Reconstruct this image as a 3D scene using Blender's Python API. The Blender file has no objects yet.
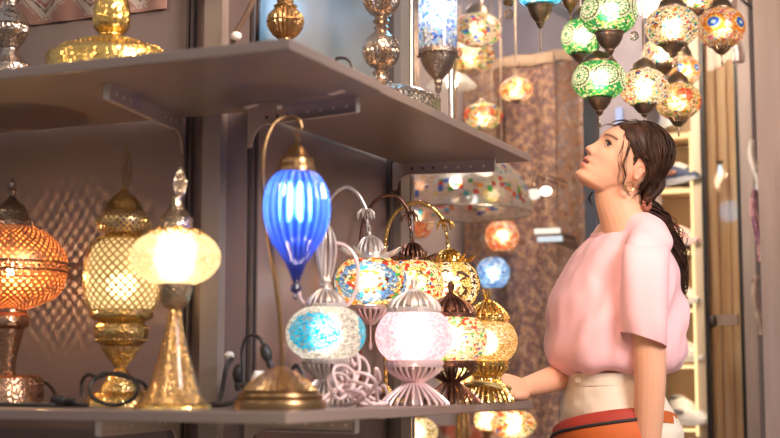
import bpy, math, random
import numpy as np
from mathutils import Vector, Matrix

random.seed(7)
rng = np.random.default_rng(7)
scn = bpy.context.scene
COL = scn.collection
PI = math.pi

# ------------------------------------------------------------------ camera
F = 1389.0
CX, CY = 390.0, 219.0
TILT = math.atan(158 / F)
YAW = math.atan(608 / math.hypot(F, 158))
ZC = 0.98
FW = Vector((-math.sin(YAW) * math.cos(TILT), math.cos(YAW) * math.cos(TILT), math.sin(TILT)))
FH = Vector((-math.sin(YAW), math.cos(YAW), 0))
RT = Vector((math.cos(YAW), math.sin(YAW), 0))
UP = RT.cross(FW)
CAM = Vector((0, 0, ZC))


def ray(px, py):
    return FW + RT * ((px - CX) / F) - UP * ((py - CY) / F)


def dep(px, py, d):
    return CAM + ray(px, py) * d


def onplane(px, py, ax, v):
    r = ray(px, py)
    return CAM + r * ((v - CAM[ax]) / r[ax])


def depth_of(p):
    return (Vector(p) - CAM).dot(FW)


def zon(x, y, py):
    """height on the vertical line through x, y that shows at picture row py"""
    k = (py - CY) / F
    q = Vector((x, y, 0)) - CAM
    a, b = q.dot(UP), q.dot(FW)
    # -(a + z UP.z) = k (b + z FW.z)
    return -(a + k * b) / (UP.z + k * FW.z)


cd = bpy.data.cameras.new('camera')
cam = bpy.data.objects.new('camera', cd)
COL.objects.link(cam)
cam.location = CAM
cam.rotation_euler = Matrix((RT, UP, -FW)).transposed().to_euler()
cd.sensor_width = 36
cd.lens = F * 36 / 780
cd.clip_end = 200
cd.dof.use_dof = True
cd.dof.focus_distance = 3.62
cd.dof.aperture_fstop = 2.6
scn.camera = cam
scn.view_settings.view_transform = 'Standard'
scn.view_settings.look = 'None'
scn.view_settings.exposure = 0.0
scn.view_settings.gamma = 1
scn.view_settings.use_curve_mapping = False
scn.cycles.use_denoising = True
scn.cycles.transparent_max_bounces = 16
scn.cycles.max_bounces = 8
scn.cycles.sample_clamp_indirect = 4


# ------------------------------------------------------------------ mesh helpers
class MB:
    def __init__(s):
        s.v, s.f, s.m, s.c, s.uv = [], [], [], [], []

    def add(s, v, f, m=0, M=None, col=None, uv=None):
        n = len(s.v)
        for i, p in enumerate(v):
            s.v.append(tuple(M @ Vector(p)) if M is not None else tuple(p))
            s.uv.append(uv[i] if uv else (0, 0))
        for k, q in enumerate(f):
            s.f.append(tuple(n + i for i in q))
            s.m.append(m)
            s.c.append(col if col is None or not isinstance(col, (list, np.ndarray)) else tuple(col[k]))
        return s

    def box(s, lo, hi, m=0, M=None, col=None):
        (a, b, c), (d, e, f) = lo, hi
        v = [(a, b, c), (d, b, c), (d, e, c), (a, e, c), (a, b, f), (d, b, f), (d, e, f), (a, e, f)]
        return s.add(v, [(0, 3, 2, 1), (4, 5, 6, 7), (0, 1, 5, 4), (1, 2, 6, 5), (2, 3, 7, 6), (3, 0, 4, 7)], m, M, col)

    def lathe(s, prof, seg=40, m=0, M=None, rib=0, ribamp=0.0, c=(0, 0), cap=True, ribz=None):
        """prof: (r, z) from the top down or bottom up"""
        v, f, uv = [], [], []
        n = len(prof)
        L = [0]
        for i in range(1, n):
            L.append(L[-1] + math.dist(prof[i], prof[i - 1]))
        rm = max(p[0] for p in prof) * 2 * PI or 1
        for i, (r, z) in enumerate(prof):
            for k in range(seg):
                t = 2 * PI * k / seg
                amp = ribamp
                if ribz and not (ribz[0] <= z <= ribz[1]):
                    amp = 0
                rr = r * (1 + amp * (abs(math.sin(rib * t / 2)) * 2 - 1)) if rib else r
                v.append((c[0] + rr * math.cos(t), c[1] + rr * math.sin(t), z))
                uv.append((k / seg, L[i] / rm))
        up = prof[-1][1] > prof[0][1]
        for i in range(n - 1):
            for k in range(seg):
                a, b = i * seg + k, i * seg + (k + 1) % seg
                q = (a, b, b + seg, a + seg)
                f.append(q if up else q[::-1])
        if cap:
            q = tuple(range(seg))
            f.append(q[::-1] if up else q)
            q = tuple((n - 1) * seg + k for k in range(seg))
            f.append(q if up else q[::-1])
        return s.add(v, f, m, M, None, uv)

    def tube(s, pts, r, seg=8, m=0, M=None, closed=False, col=None):
        pts = [Vector(p) for p in pts]
        n = len(pts)
        rad = r if isinstance(r, (list, tuple)) else [r] * n
        v, f = [], []
        pn = None
        for i, p in enumerate(pts):
            a = pts[i - 1] if i > 0 or closed else p
            b = pts[(i + 1) % n] if i < n - 1 or closed else p
            t = (b - a)
            t = t.normalized() if t.length > 1e-9 else Vector((0, 0, 1))
            if pn is None:
                h = Vector((0, 0, 1)) if abs(t.z) < 0.9 else Vector((1, 0, 0))
                nn = t.cross(h).normalized()
            else:
                nn = (pn - t * pn.dot(t))
                nn = nn.normalized() if nn.length > 1e-6 else t.orthogonal().normalized()
            pn = nn
            bb = t.cross(nn)
            for k in range(seg):
                w = 2 * PI * k / seg
                v.append(p + (nn * math.cos(w) + bb * math.sin(w)) * rad[i])
        for i in range(n if closed else n - 1):
            for k in range(seg):
                a = i * seg + k
                b = i * seg + (k + 1) % seg
                j = ((i + 1) % n) * seg
                f.append((a, b, j + (k + 1) % seg, j + k))
        if not closed:
            f.append(tuple(range(seg))[::-1])
            f.append(tuple((n - 1) * seg + k for k in range(seg)))
        return s.add(v, f, m, M, col)

    def ring(s, R, r, z=0, c=(0, 0), seg=40, sub=8, m=0, M=None):
        return s.tube([(c[0] + R * math.cos(2 * PI * k / seg), c[1] + R * math.sin(2 * PI * k / seg), z) for k in range(seg)], r, sub, m, M, True)

    def beads(s, R, r, z, n, c=(0, 0), m=0):
        for k in range(n):
            t = 2 * PI * k / n
            s.ball((c[0] + R * math.cos(t), c[1] + R * math.sin(t), z), (r, r, r), 6, 4, m)
        return s

    def ball(s, c, r, seg=16, rows=10, m=0, M=None, col=None):
        if not isinstance(r, (tuple, list)):
            r = (r, r, r)
        v, f = [], []
        for i in range(rows + 1):
            t = PI * i / rows
            for k in range(seg):
                w = 2 * PI * k / seg
                v.append((c[0] + r[0] * math.sin(t) * math.cos(w), c[1] + r[1] * math.sin(t) * math.sin(w), c[2] - r[2] * math.cos(t)))
        for i in range(rows):
            for k in range(seg):
                a, b = i * seg + k, i * seg + (k + 1) % seg
                f.append((a, b, b + seg, a + seg))
        return s.add(v, f, m, M, col)

    def prism(s, poly, lo, hi, m=0, M=None, col=None):
        """poly in local xy, extruded in z"""
        n = len(poly)
        ar = sum(poly[i][0] * poly[(i + 1) % n][1] - poly[(i + 1) % n][0] * poly[i][1] for i in range(n))
        if ar < 0:
            poly = poly[::-1]
        v = [(x, y, lo) for x, y in poly] + [(x, y, hi) for x, y in poly]
        f = [tuple(range(n))[::-1], tuple(range(n, 2 * n))]
        f += [(i, (i + 1) % n, n + (i + 1) % n, n + i) for i in range(n)]
        return s.add(v, f, m, M, col)

    def loft(s, rings, m=0, cap=True, col=None):
        n = len(rings[0])
        v = [p for r in rings for p in r]
        f = []
        for i in range(len(rings) - 1):
            for k in range(n):
                a, b = i * n + k, i * n + (k + 1) % n
                f.append((a, b, b + n, a + n))
        if cap:
            f.append(tuple(range(n))[::-1])
            f.append(tuple((len(rings) - 1) * n + k for k in range(n)))
        return s.add(v, f, m, None, col)

    def build(s, name, mats, parent=None, smooth=True, angle=38, colors=False):
        me = bpy.data.meshes.new(name)
        me.from_pydata([tuple(p) for p in s.v], [], s.f)
        if not isinstance(mats, (list, tuple)):
            mats = [mats]
        for mt in mats:
            me.materials.append(mt)
        me.polygons.foreach_set('material_index', s.m)
        me.polygons.foreach_set('use_smooth', [smooth] * len(s.f))
        lv = np.zeros(len(me.loops), int)
        me.loops.foreach_get('vertex_index', lv)
        if any(u != (0, 0) for u in s.uv):
            ul = me.uv_layers.new(name='UVMap')
            ul.data.foreach_set('uv', np.array(s.uv, float)[lv].ravel())
        if colors:
            at = me.color_attributes.new('Col', 'FLOAT_COLOR', 'CORNER')
            arr = np.ones((len(me.loops), 4))
            i = 0
            for q, c in zip(s.f, s.c):
                if c is not None:
                    arr[i:i + len(q), :3] = c
                i += len(q)
            at.data.foreach_set('color', arr.ravel())
        me.update()
        if smooth:
            me.set_sharp_from_angle(angle=math.radians(angle))
        o = bpy.data.objects.new(name, me)
        COL.objects.link(o)
        if parent is not None:
            o.parent = parent
        return o


def tag(o, label=None, cat=None, group=None, kind=None):
    if label:
        o['label'] = label
    if cat:
        o['category'] = cat
    if group:
        o['group'] = group
    if kind:
        o['kind'] = kind
    return o


def thing(name, label, cat, loc=(0, 0, 0), group=None, rz=0):
    o = bpy.data.objects.new(name, None)
    o.empty_display_size = 0.05
    COL.objects.link(o)
    o.location = loc
    o.rotation_euler = (0, 0, rz)
    return tag(o, label, cat, group)


def smooth_path(pts, n=8, closed=False):
    """Catmull-Rom through the points"""
    P = [Vector(p) for p in pts]
    out = []
    m = len(P)
    for i in range(m if closed else m - 1):
        if closed:
            a, b, c, d = P[i - 1], P[i], P[(i + 1) % m], P[(i + 2) % m]
        else:
            a, b, c, d = P[max(i - 1, 0)], P[i], P[i + 1], P[min(i + 2, m - 1)]
        for k in range(n):
            t = k / n
            out.append(0.5 * ((2 * b) + (c - a) * t + (2 * a - 5 * b + 4 * c - d) * t * t + (3 * b - a - 3 * c + d) * t ** 3))
    if not closed:
        out.append(P[-1])
    return out


def smooth_prof(prof, n=5):
    return [(max(p.x, 0.0002), p.y) for p in smooth_path([(r, z, 0) for r, z in prof], n)]


# ------------------------------------------------------------------ materials
MATS = {}


def new_mat(name):
    m = bpy.data.materials.new(name)
    m.use_nodes = True
    nt = m.node_tree
    for n in list(nt.nodes):
        nt.nodes.remove(n)
    out = nt.nodes.new('ShaderNodeOutputMaterial')

    def N(t, **kw):
        n = nt.nodes.new('ShaderNode' + t)
        for k, v in kw.items():
            setattr(n, k, v)
        return n

    def Lk(a, b):
        nt.links.new(a, b)
    return m, nt, out, N, Lk


def pbr(name, col, rough=0.5, metal=0.0, bump=None, var=None, coat=0, sheen=0, spec=0.5, stretch=None, sss=0):
    """bump: (kind, scale, strength); var: (scale, colour2, lo, hi)"""
    m, nt, out, N, Lk = new_mat(name)
    b = N('BsdfPrincipled')
    b.inputs['Base Color'].default_value = (*col, 1)
    b.inputs['Roughness'].default_value = rough
    b.inputs['Metallic'].default_value = metal
    b.inputs['Specular IOR Level'].default_value = spec
    if coat:
        b.inputs['Coat Weight'].default_value = coat
        b.inputs['Coat Roughness'].default_value = 0.13
    if sheen:
        b.inputs['Sheen Weight'].default_value = sheen
    if sss:
        b.inputs['Subsurface Weight'].default_value = sss
        b.inputs['Subsurface Radius'].default_value = (0.012, 0.005, 0.003)
        b.inputs['Subsurface Scale'].default_value = 1.0
    Lk(b.outputs[0], out.inputs[0])
    tc = N('TexCoord')
    co = tc.outputs['Object']
    if stretch:
        mp = N('Mapping')
        mp.inputs['Scale'].default_value = stretch
        Lk(co, mp.inputs[0])
        co = mp.outputs[0]
    if var:
        nz = N('TexNoise')
        nz.inputs['Scale'].default_value = var[0]
        nz.inputs['Detail'].default_value = 5
        Lk(co, nz.inputs['Vector'])
        rp = N('ValToRGB')
        rp.color_ramp.elements[0].position = var[2]
        rp.color_ramp.elements[1].position = var[3]
        rp.color_ramp.elements[0].color = (*col, 1)
        rp.color_ramp.elements[1].color = (*var[1], 1)
        Lk(nz.outputs[0], rp.inputs[0])
        Lk(rp.outputs[0], b.inputs['Base Color'])
    if bump:
        if bump[0] == 'voronoi':
            t = N('TexVoronoi')
            o = t.outputs['Distance']
        elif bump[0] == 'wave':
            t = N('TexWave')
            t.inputs['Distortion'].default_value = 0.5
            o = t.outputs['Fac']
        else:
            t = N('TexNoise')
            t.inputs['Detail'].default_value = 4
            o = t.outputs[0]
        t.inputs['Scale'].default_value = bump[1]
        Lk(co, t.inputs['Vector'])
        bp = N('Bump')
        bp.inputs['Strength'].default_value = bump[2]
        bp.inputs['Distance'].default_value = 0.004
        Lk(o, bp.inputs['Height'])
        Lk(bp.outputs[0], b.inputs['Normal'])
    return m


def emit(name, col, s):
    m, nt, out, N, Lk = new_mat(name)
    e = N('Emission')
    e.inputs[0].default_value = (*col, 1)
    e.inputs[1].default_value = s
    Lk(e.outputs[0], out.inputs[0])
    return m


def bulb_mat(col, s):
    k = ('bulb', col, s)
    if k not in MATS:
        MATS[k] = emit('lit bulb', col, s)
    return MATS[k]


def shade_mat(name, col=None, transp=0.12, gloss=0.06, rough=0.12, bump=None, diff=0.25, fwd=0.34, frough=0.6):
    """lit glass: light from the bulb inside scatters through it"""
    m, nt, out, N, Lk = new_mat(name)
    if col is None:
        a = N('Attribute')
        a.attribute_name = 'Col'
        src = a.outputs['Color']
    else:
        a = N('RGB')
        a.outputs[0].default_value = (*col, 1)
        src = a.outputs[0]
    tr = N('BsdfTranslucent')
    df = N('BsdfDiffuse')
    tp = N('BsdfTransparent')
    gl = N('BsdfGlossy')
    gl.inputs['Roughness'].default_value = rough
    Lk(src, tr.inputs[0])
    Lk(src, df.inputs[0])
    Lk(src, tp.inputs[0])
    m1 = N('MixShader')
    m1.inputs[0].default_value = diff
    Lk(tr.outputs[0], m1.inputs[1])
    Lk(df.outputs[0], m1.inputs[2])
    rf = N('BsdfRefraction')
    rf.inputs['IOR'].default_value = 1.3
    rf.inputs['Roughness'].default_value = frough
    Lk(src, rf.inputs[0])
    m4 = N('MixShader')
    m4.inputs[0].default_value = fwd
    Lk(m1.outputs[0], m4.inputs[1])
    Lk(rf.outputs[0], m4.inputs[2])
    m2 = N('MixShader')
    m2.inputs[0].default_value = transp
    Lk(m4.outputs[0], m2.inputs[1])
    Lk(tp.outputs[0], m2.inputs[2])
    m3 = N('MixShader')
    m3.inputs[0].default_value = gloss
    Lk(m2.outputs[0], m3.inputs[1])
    Lk(gl.outputs[0], m3.inputs[2])
    Lk(m3.outputs[0], out.inputs[0])
    if bump:
        t = N('TexVoronoi')
        t.inputs['Scale'].default_value = bump[0]
        tc = N('TexCoord')
        Lk(tc.outputs['Object'], t.inputs['Vector'])
        bp = N('Bump')
        bp.inputs['Strength'].default_value = bump[1]
        bp.inputs['Distance'].default_value = 0.004
        Lk(t.outputs['Distance'], bp.inputs['Height'])
        for n in (tr, df, gl):
            Lk(bp.outputs[0], n.inputs['Normal'])
    return m


def pierced_mat(name, col, n_around, aspect=1.0, thr=0.25, rough=0.3, inner=None):
    """sheet metal with rows of staggered diamond holes cut through it"""
    m, nt, out, N, Lk = new_mat(name)
    uv = N('UVMap')
    sp = N('SeparateXYZ')
    Lk(uv.outputs[0], sp.inputs[0])

    def diag(op):
        a = N('Math', operation=op)
        Lk(sp.outputs[0], a.inputs[0])
        Lk(sp.outputs[1], a.inputs[1])
        b = N('Math', operation='MULTIPLY')
        b.inputs[1].default_value = PI * n_around
        Lk(a.outputs[0], b.inputs[0])
        c = N('Math', operation='SINE')
        Lk(b.outputs[0], c.inputs[0])
        d = N('Math', operation='ABSOLUTE')
        Lk(c.outputs[0], d.inputs[0])
        return d.outputs[0]
    p = N('Math', operation='MINIMUM')
    Lk(diag('ADD'), p.inputs[0])
    Lk(diag('SUBTRACT'), p.inputs[1])
    g = N('Math', operation='GREATER_THAN')
    g.inputs[1].default_value = thr
    Lk(p.outputs[0], g.inputs[0])
    b = N('BsdfPrincipled')
    b.inputs['Base Color'].default_value = (*col, 1)
    b.inputs['Metallic'].default_value = 0.85
    b.inputs['Roughness'].default_value = rough
    tp = N('BsdfTransparent')
    mx = N('MixShader')
    Lk(g.outputs[0], mx.inputs[0])
    Lk(b.outputs[0], mx.inputs[1])
    Lk(tp.outputs[0], mx.inputs[2])
    Lk(mx.outputs[0], out.inputs[0])
    return m


def pane_mat(name, refl=0.1, tint=(0.95, 0.97, 0.97), rough=0.02):
    m, nt, out, N, Lk = new_mat(name)
    tp = N('BsdfTransparent')
    tp.inputs[0].default_value = (*tint, 1)
    gl = N('BsdfGlossy')
    gl.inputs['Roughness'].default_value = rough
    mx = N('MixShader')
    mx.inputs[0].default_value = refl
    Lk(tp.outputs[0], mx.inputs[1])
    Lk(gl.outputs[0], mx.inputs[2])
    Lk(mx.outputs[0], out.inputs[0])
    return m


def attr_mat(name, rough=0.6, metal=0.0, sss=0, spec=0.4, bump=None):
    m = pbr(name, (0.8, 0.8, 0.8), rough, metal, bump=bump, sss=sss, spec=spec)
    nt = m.node_tree
    a = nt.nodes.new('ShaderNodeAttribute')
    a.attribute_name = 'Col'
    b = [n for n in nt.nodes if n.type == 'BSDF_PRINCIPLED'][0]
    nt.links.new(a.outputs['Color'], b.inputs['Base Color'])
    return m


M_shelf = pbr('warm grey painted board', (0.20, 0.152, 0.136), 0.34, 0.0, bump=('noise', 60, 0.05), coat=0.3)
M_wall = pbr('mauve grey metal sheet', (0.22, 0.165, 0.165), 0.36, 0.3, bump=('noise', 25, 0.12), stretch=(6, 6, 0.4))
M_wall_up = pbr('blue grey painted panel', (0.20, 0.20, 0.21), 0.3, 0.2, bump=('noise', 20, 0.05))
M_post = pbr('pale grey metal post', (0.27, 0.23, 0.21), 0.4, 0.3)
M_slot = pbr('dark rail slot', (0.06, 0.045, 0.043), 0.5, 0.1)
M_bracket = pbr('grey bracket steel', (0.42, 0.34, 0.31), 0.35, 0.4)
M_hole = pbr('dark screw hole', (0.03, 0.02, 0.02), 0.6)
M_screw = pbr('bright screw', (0.8, 0.72, 0.65), 0.3, 0.8)
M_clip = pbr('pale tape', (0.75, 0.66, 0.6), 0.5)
M_black = pbr('black cable', (0.02, 0.018, 0.018), 0.45)
M_white = pbr('white plastic', (0.82, 0.8, 0.76), 0.4)
M_pinkcord = pbr('clear pinkish cord', (0.78, 0.60, 0.60), 0.25, coat=0.5)
M_brass = pbr('antique brass', (0.36, 0.22, 0.10), 0.3, 0.9, bump=('voronoi', 130, 0.5))
M_brasss = pbr('smooth antique brass', (0.30, 0.18, 0.085), 0.28, 0.9)
M_gold = pbr('gold metal', (0.70, 0.47, 0.17), 0.25, 0.95, bump=('voronoi', 150, 0.45))
M_golds = pbr('bright gold metal', (0.85, 0.56, 0.18), 0.2, 0.95, bump=('voronoi', 100, 0.35))
M_silver = pbr('silver metal', (0.50, 0.41, 0.34), 0.22, 0.95, bump=('voronoi', 140, 0.4))
M_silvers = pbr('plain silver wire', (0.80, 0.73, 0.69), 0.28, 0.7)
M_chrome = pbr('warm chrome', (0.55, 0.46, 0.40), 0.2, 0.95)
M_pinkwire = pbr('pale rose wire', (0.90, 0.68, 0.68), 0.28, 0.45)
M_palegold = pbr('pale gilt metal', (0.66, 0.50, 0.33), 0.22, 0.95, bump=('voronoi', 140, 0.6))
M_copper = pbr('copper metal', (0.50, 0.30, 0.19), 0.25, 0.95, bump=('voronoi', 130, 0.4))
M_bronze = pbr('dark bronze', (0.16, 0.075, 0.05), 0.3, 0.8, bump=('voronoi', 150, 0.2))
M_cup = pbr('brown bronze cup', (0.24, 0.165, 0.115), 0.3, 0.85, bump=('voronoi', 170, 0.2))
M_pewter = pbr('hammered pewter', (0.24, 0.19, 0.16), 0.3, 0.85, bump=('voronoi', 220, 0.35))
M_mosaic = shade_mat('mosaic glass', None, 0.0, .05)
M_chain = M_brasss


# ------------------------------------------------------------------ mosaic colouring
def fib(n, jit=0.3):
    k = np.arange(n) + 0.5
    ph = np.arccos(1 - 2 * k / n)
    th = PI * (1 + 5 ** 0.5) * k
    d = np.stack([np.cos(th) * np.sin(ph), np.sin(th) * np.sin(ph), np.cos(ph)], 1)
    d += rng.normal(0, jit / math.sqrt(n), d.shape)
    return d / np.linalg.norm(d, axis=1, keepdims=True)


def tiles(dirs, n, grout=0.16):
    """nearest tile centre for every direction, and whether it is grout"""
    s = fib(n, 1.0)
    idx = np.zeros(len(dirs), int)
    gr = np.zeros(len(dirs), bool)
    w = math.sqrt(4 * PI / n) * grout
    for i in range(0, len(dirs), 2000):
        dd = dirs[i:i + 2000] @ s.T
        dd = np.arccos(np.clip(dd, -1, 1))
        p = np.partition(dd, 1, axis=1)[:, :2]
        idx[i:i + 2000] = dd.argmin(1)
        gr[i:i + 2000] = (p[:, 1] - p[:, 0]) < w
    return s, idx, gr


def pick(n, cols, wts=None):
    cols = np.array(cols, float)
    wts = None if wts is None else np.array(wts, float) / sum(wts)
    return cols[rng.choice(len(cols), n, p=wts)]


def hexdir(az, el=0):
    return np.array([math.cos(az) * math.cos(el), math.sin(az) * math.cos(el), math.sin(el)])


def angd(s, c):
    return np.arccos(np.clip(s @ c, -1, 1))


# azimuth that faces the camera
AZ = math.atan2(-FH.y, -FH.x)
G = (0.02, 0.42, 0.13); LG = (0.55, 0.85, 0.25); YEL = (0.95, 0.8, 0.35); WH = (0.98, 0.93, 0.85)
RD = (0.8, 0.05, 0.03); OR = (0.95, 0.33, 0.04); BL = (0.04, 0.13, 0.65); CY_ = (0.05, 0.55, 0.85); LB = (0.45, 0.7, 0.95)
GN = (0.05, 0.5, 0.1); DK = (0.08, 0.03, 0.02); PK = (0.95, 0.72, 0.72); CR = (0.96, 0.82, 0.58)


def pat_green(s):
    c = pick(len(s), [G, (0.03, 0.5, 0.17), LG, (.45, .85, .4), WH], [4, 4, 2.6, 2, .9])
    return c


def ov_green(s, c):
    for az in (AZ + 0.15, AZ + 1.25, AZ - 1.0, AZ + 2.4, AZ - 2.2):
        ctr = hexdir(az, 0.05)
        a = angd(s, ctr)
        e1 = np.cross(ctr, [0, 0, 1.0]); e1 /= np.linalg.norm(e1); e2 = np.cross(ctr, e1)
        ph = np.arctan2(s @ e2, s @ e1)
        star = 0.13 + 0.07 * np.cos(6 * ph)
        pet = np.abs(np.sin(7 * ph)) > .38
        k = a < 0.44
        c[k & pet] = WH
        c[k & ~pet] = (0.02, 0.36, 0.13)
        c[(a > 0.30) & (a < 0.34)] = (0.04, .4, .15)
        c[a < 0.24] = WH
        c[a < star] = (0.01, 0.30, 0.11)
        c[(a > 0.44) & (a < 0.50)] = (0.10, 0.12, 0.05)
        dots = np.abs(np.sin(16 * ph)) > .45
        c[(a > 0.50) & (a < 0.59) & dots] = WH
        c[(a > 0.50) & (a < 0.59) & ~dots] = (0.03, 0.3, 0.1)


def pat_multi(s):
    return pick(len(s), [WH, CR, YEL, OR, RD, BL, GN, CY_, PK], [9, 6, 3, 1.6, 1.3, .9, .8, .6, 2])


def pat_rings(s):          # blue and red bands with small dark squares
    z = s[:, 2]
    ph = np.arctan2(s[:, 1], s[:, 0]) - AZ
    c = pick(len(s), [YEL, OR, (0.95, 0.5, 0.15), WH, RD, GN], [5, 4, 3, 3, 1.6, .8])
    for az in (AZ - 0.1, AZ + 2.0, AZ - 2.1):
        a = angd(s, hexdir(az, -0.05))
        blue = (a > 0.62) & (a < 0.92)
        c[blue] = pick(int(blue.sum()), [(0.1, 0.3, 0.85), LB, WH, (0.2, 0.45, 0.95)], [3, 3, 1.4, 3])
        sq = (a > 0.5) & (a < 0.62)
        c[sq] = pick(int(sq.sum()), [WH, CR, DK, CY_], [4, 4, 1.1, 1.5])
        cc = a < 0.3
        c[cc] = pick(int(cc.sum()), [CR, WH, OR], [3, 3, 1])
    return c


def pat_warm(s):
    return pick(len(s), [YEL, CR, WH, OR, RD, GN, BL], [7, 6, 5, 2.5, 2.2, 1.0, .35])


def pat_dots(s):           # white ground with small bright dots and a red green zigzag on top
    c = pick(len(s), [WH, RD, YEL, GN, BL, OR, CR], [6, 1.6, 1.6, 1.2, 1.0, 1.3, 3])
    z = s[:, 2]
    up = z > 0.42
    c[up] = pick(int(up.sum()), [RD, GN, YEL, CR, WH], [3, 2, 3, 2, 2])
    mid = (z > 0.34) & (z < 0.42)
    c[mid] = (0.5, 0.42, 0.33)
    return c


def pat_tribal(s):         # amber with dark lozenges
    c = pick(len(s), [(0.9, 0.62, 0.2), YEL, (0.85, 0.5, 0.14)], [4, 3, 3])
    ph = (np.arctan2(s[:, 1], s[:, 0]) - AZ)
    z = s[:, 2]
    for k in range(6):
        p0 = -0.15 + k * PI / 3
        dp = (ph - p0 + PI) % (2 * PI) - PI
        st = np.abs(dp) < 0.16
        c[st] = WH
        tri = st & ((np.abs(dp) * 3 + (z * 4) % 1.0) < 0.55)
        c[tri] = DK
        for z0 in (0.32, -0.35):
            dq = (ph - p0 - PI / 6 + PI) % (2 * PI) - PI
            lz = np.abs(dq) / 0.3 + np.abs(z - z0) / 0.26
            c[lz < 1] = DK
            c[lz < 0.45] = YEL
    return c


def pat_suns(s, core=BL, ring=OR):
    c = pick(len(s), [(0.95, 0.45, 0.12), CR, PK, (0.8, 0.2, 0.35), LB, YEL], [4, 3, 3, 1.6, .8, 2])
    for k in range(5):
        a = angd(s, hexdir(AZ - 0.55 + k * 2 * PI / 5, 0.08))
        c[a < 0.50] = ring
        c[a < 0.34] = YEL
    return c


def ov_suns(s, c, core=BL):
    for k in range(5):
        a = angd(s, hexdir(AZ - 0.55 + k * 2 * PI / 5, 0.08))
        c[a < 0.26] = core
        c[a < 0.10] = LB


def pat_redflowers(s):
    c = pick(len(s), [YEL, CR, WH, GN, BL, OR], [5, 4, 3, 1, .8, 2])
    for k in range(5):
        a = angd(s, hexdir(AZ + 0.1 + k * 2 * PI / 5, 0.15 if k % 2 == 0 else -0.2))
        c[a < 0.46] = pick(int((a < 0.46).sum()), [(0.85, 0.12, 0.06), (0.95, 0.3, 0.2)], [2, 1])
        c[(a < 0.5) & (a > 0.42)] = YEL
    return c


def pat_orangeflower(s):
    c = pick(len(s), [(0.95, 0.4, 0.15), (0.9, 0.2, 0.1), CR, PK], [4, 3, 3, 2])
    a = angd(s, hexdir(AZ, 0))
    c[a < 0.3] = WH
    return c


def pat_blueflower(s):
    c = pick(len(s), [LB, (0.15, 0.35, 0.85), WH, (0.3, 0.55, 0.95)], [4, 2, 2.5, 3])
    a = angd(s, hexdir(AZ, 0))
    c[a < 0.3] = WH
    return c


def pat_teal(s):
    return pick(len(s), [CY_, (0.1, 0.6, 0.75), WH, LB], [4, 3, 1.5, 3])


def pat_pink(s):
    return pick(len(s), [(0.93, 0.56, 0.64), (0.95, 0.68, 0.73), (0.85, 0.40, 0.48), (0.98, 0.86, 0.86)], [4, 4, 1.6, 2])


def pat_cyan_disc(s):
    c = pick(len(s), [(0.8, 0.72, 0.62), (0.9, 0.84, 0.74), (0.62, 0.54, 0.46), (0.95, 0.9, 0.82)], [4, 4, 2, 2])
    for az in (AZ + 0.12, AZ + 0.12 + 2 * PI / 3, AZ + 0.12 - 2 * PI / 3):
        pass
    for az in (AZ - 0.33, AZ - 0.33 + 2 * PI / 3, AZ - 0.33 - 2 * PI / 3):
        a = angd(s, hexdir(az, 0.03))
        k = a < 0.75
        c[k] = pick(int(k.sum()), [(0.0, 0.45, 0.72), (0.02, 0.55, 0.85), (0.0, 0.34, 0.62), (0.12, 0.68, 0.9)], [4, 4, 2, 1.0])
    return c


def pat_goldcrackle(s):
    return pick(len(s), [(0.75, 0.5, 0.2), (0.9, 0.72, 0.42), (0.55, 0.34, 0.12), (0.98, 0.86, 0.6)], [4, 3, 2, 2])


def pat_dome(s):
    c = pick(len(s), [(0.88, 0.84, 0.80), (0.93, 0.88, 0.84)], [1, 1])
    z = s[:, 2]
    b = (z < -0.06) & (z > -0.36) & (rng.random(len(z)) < .6)
    sp_ = (z >= .02) & (rng.random(len(z)) < .12)
    c[sp_] = pick(int(sp_.sum()), [OR, BL, GN, YEL, CY_])
    c[b] = pick(int(b.sum()), [RD, BL, GN, YEL, OR, CY_, WH, PK], [2, 2.4, 2, 2.4, 1.4, 1.6, 1.6, 2])
    return c


def oval(hw, y0, y1, o0=.5, o1=.5, n=9):
    """picture outline (half width, row) of an oblate globe from its bottom row y1 up to its top row y0"""
    a0, a1 = math.acos(o1), math.acos(o0)
    b = (y1 - y0) / (math.sin(a0) + math.sin(a1))
    yc = y1 - b * math.sin(a0)
    return [(hw * math.cos(t), yc + b * math.sin(t)) for t in [a0 + (-a1 - a0) * i / (n - 1) for i in range(n)]]


def shell(name, prof, pattern, ntiles, parent, mat=None, seg=150, rows=76, grout=0.12, gcol=(0.10, 0.075, 0.05), squash=None, overlay=None):
    """a surface of revolution laid with coloured tiles; prof (r, z) bottom to top"""
    pr = smooth_prof(prof, 12)
    # resample evenly
    L = [0]
    for i in range(1, len(pr)):
        L.append(L[-1] + math.dist(pr[i], pr[i - 1]))
    t = np.linspace(0, L[-1], rows + 1)
    r = np.interp(t, L, [p[0] for p in pr])
    z = np.interp(t, L, [p[1] for p in pr])
    mb = MB().lathe(list(zip(r, z)), seg, cap=False)
    V = np.array(mb.v)
    Fi = np.array(mb.f)
    cen = V[Fi].mean(1)
    zm = 0.5 * (z.max() + z.min())
    hz = squash or 0.5 * (z.max() - z.min())
    d = np.stack([cen[:, 0] / r.max(), cen[:, 1] / r.max(), (cen[:, 2] - zm) / hz], 1)
    d /= np.linalg.norm(d, axis=1, keepdims=True)
    s, idx, gr = tiles(d, ntiles, grout)
    c = pattern(s)[idx]
    if grout > 0:
        c[gr] = gcol
    if overlay:
        overlay(d, c)
    mb.c = [tuple(x) for x in c]
    return mb.build(name, mat or M_mosaic, parent, True, 60, colors=True)

# ================================================================== SETTING
X0, Y0 = -1.142, 2.173          # outer corner of the shelves
XW, YW = -1.52, 2.70            # wall planes
YS = 2.58                       # where the long board ends and the side board begins
YE = 3.60                       # far end of the side board
ZUB, ZUT = 1.566, 1.587         # upper board
ZLB, ZLT = 0.898, 0.919         # lower board


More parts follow.
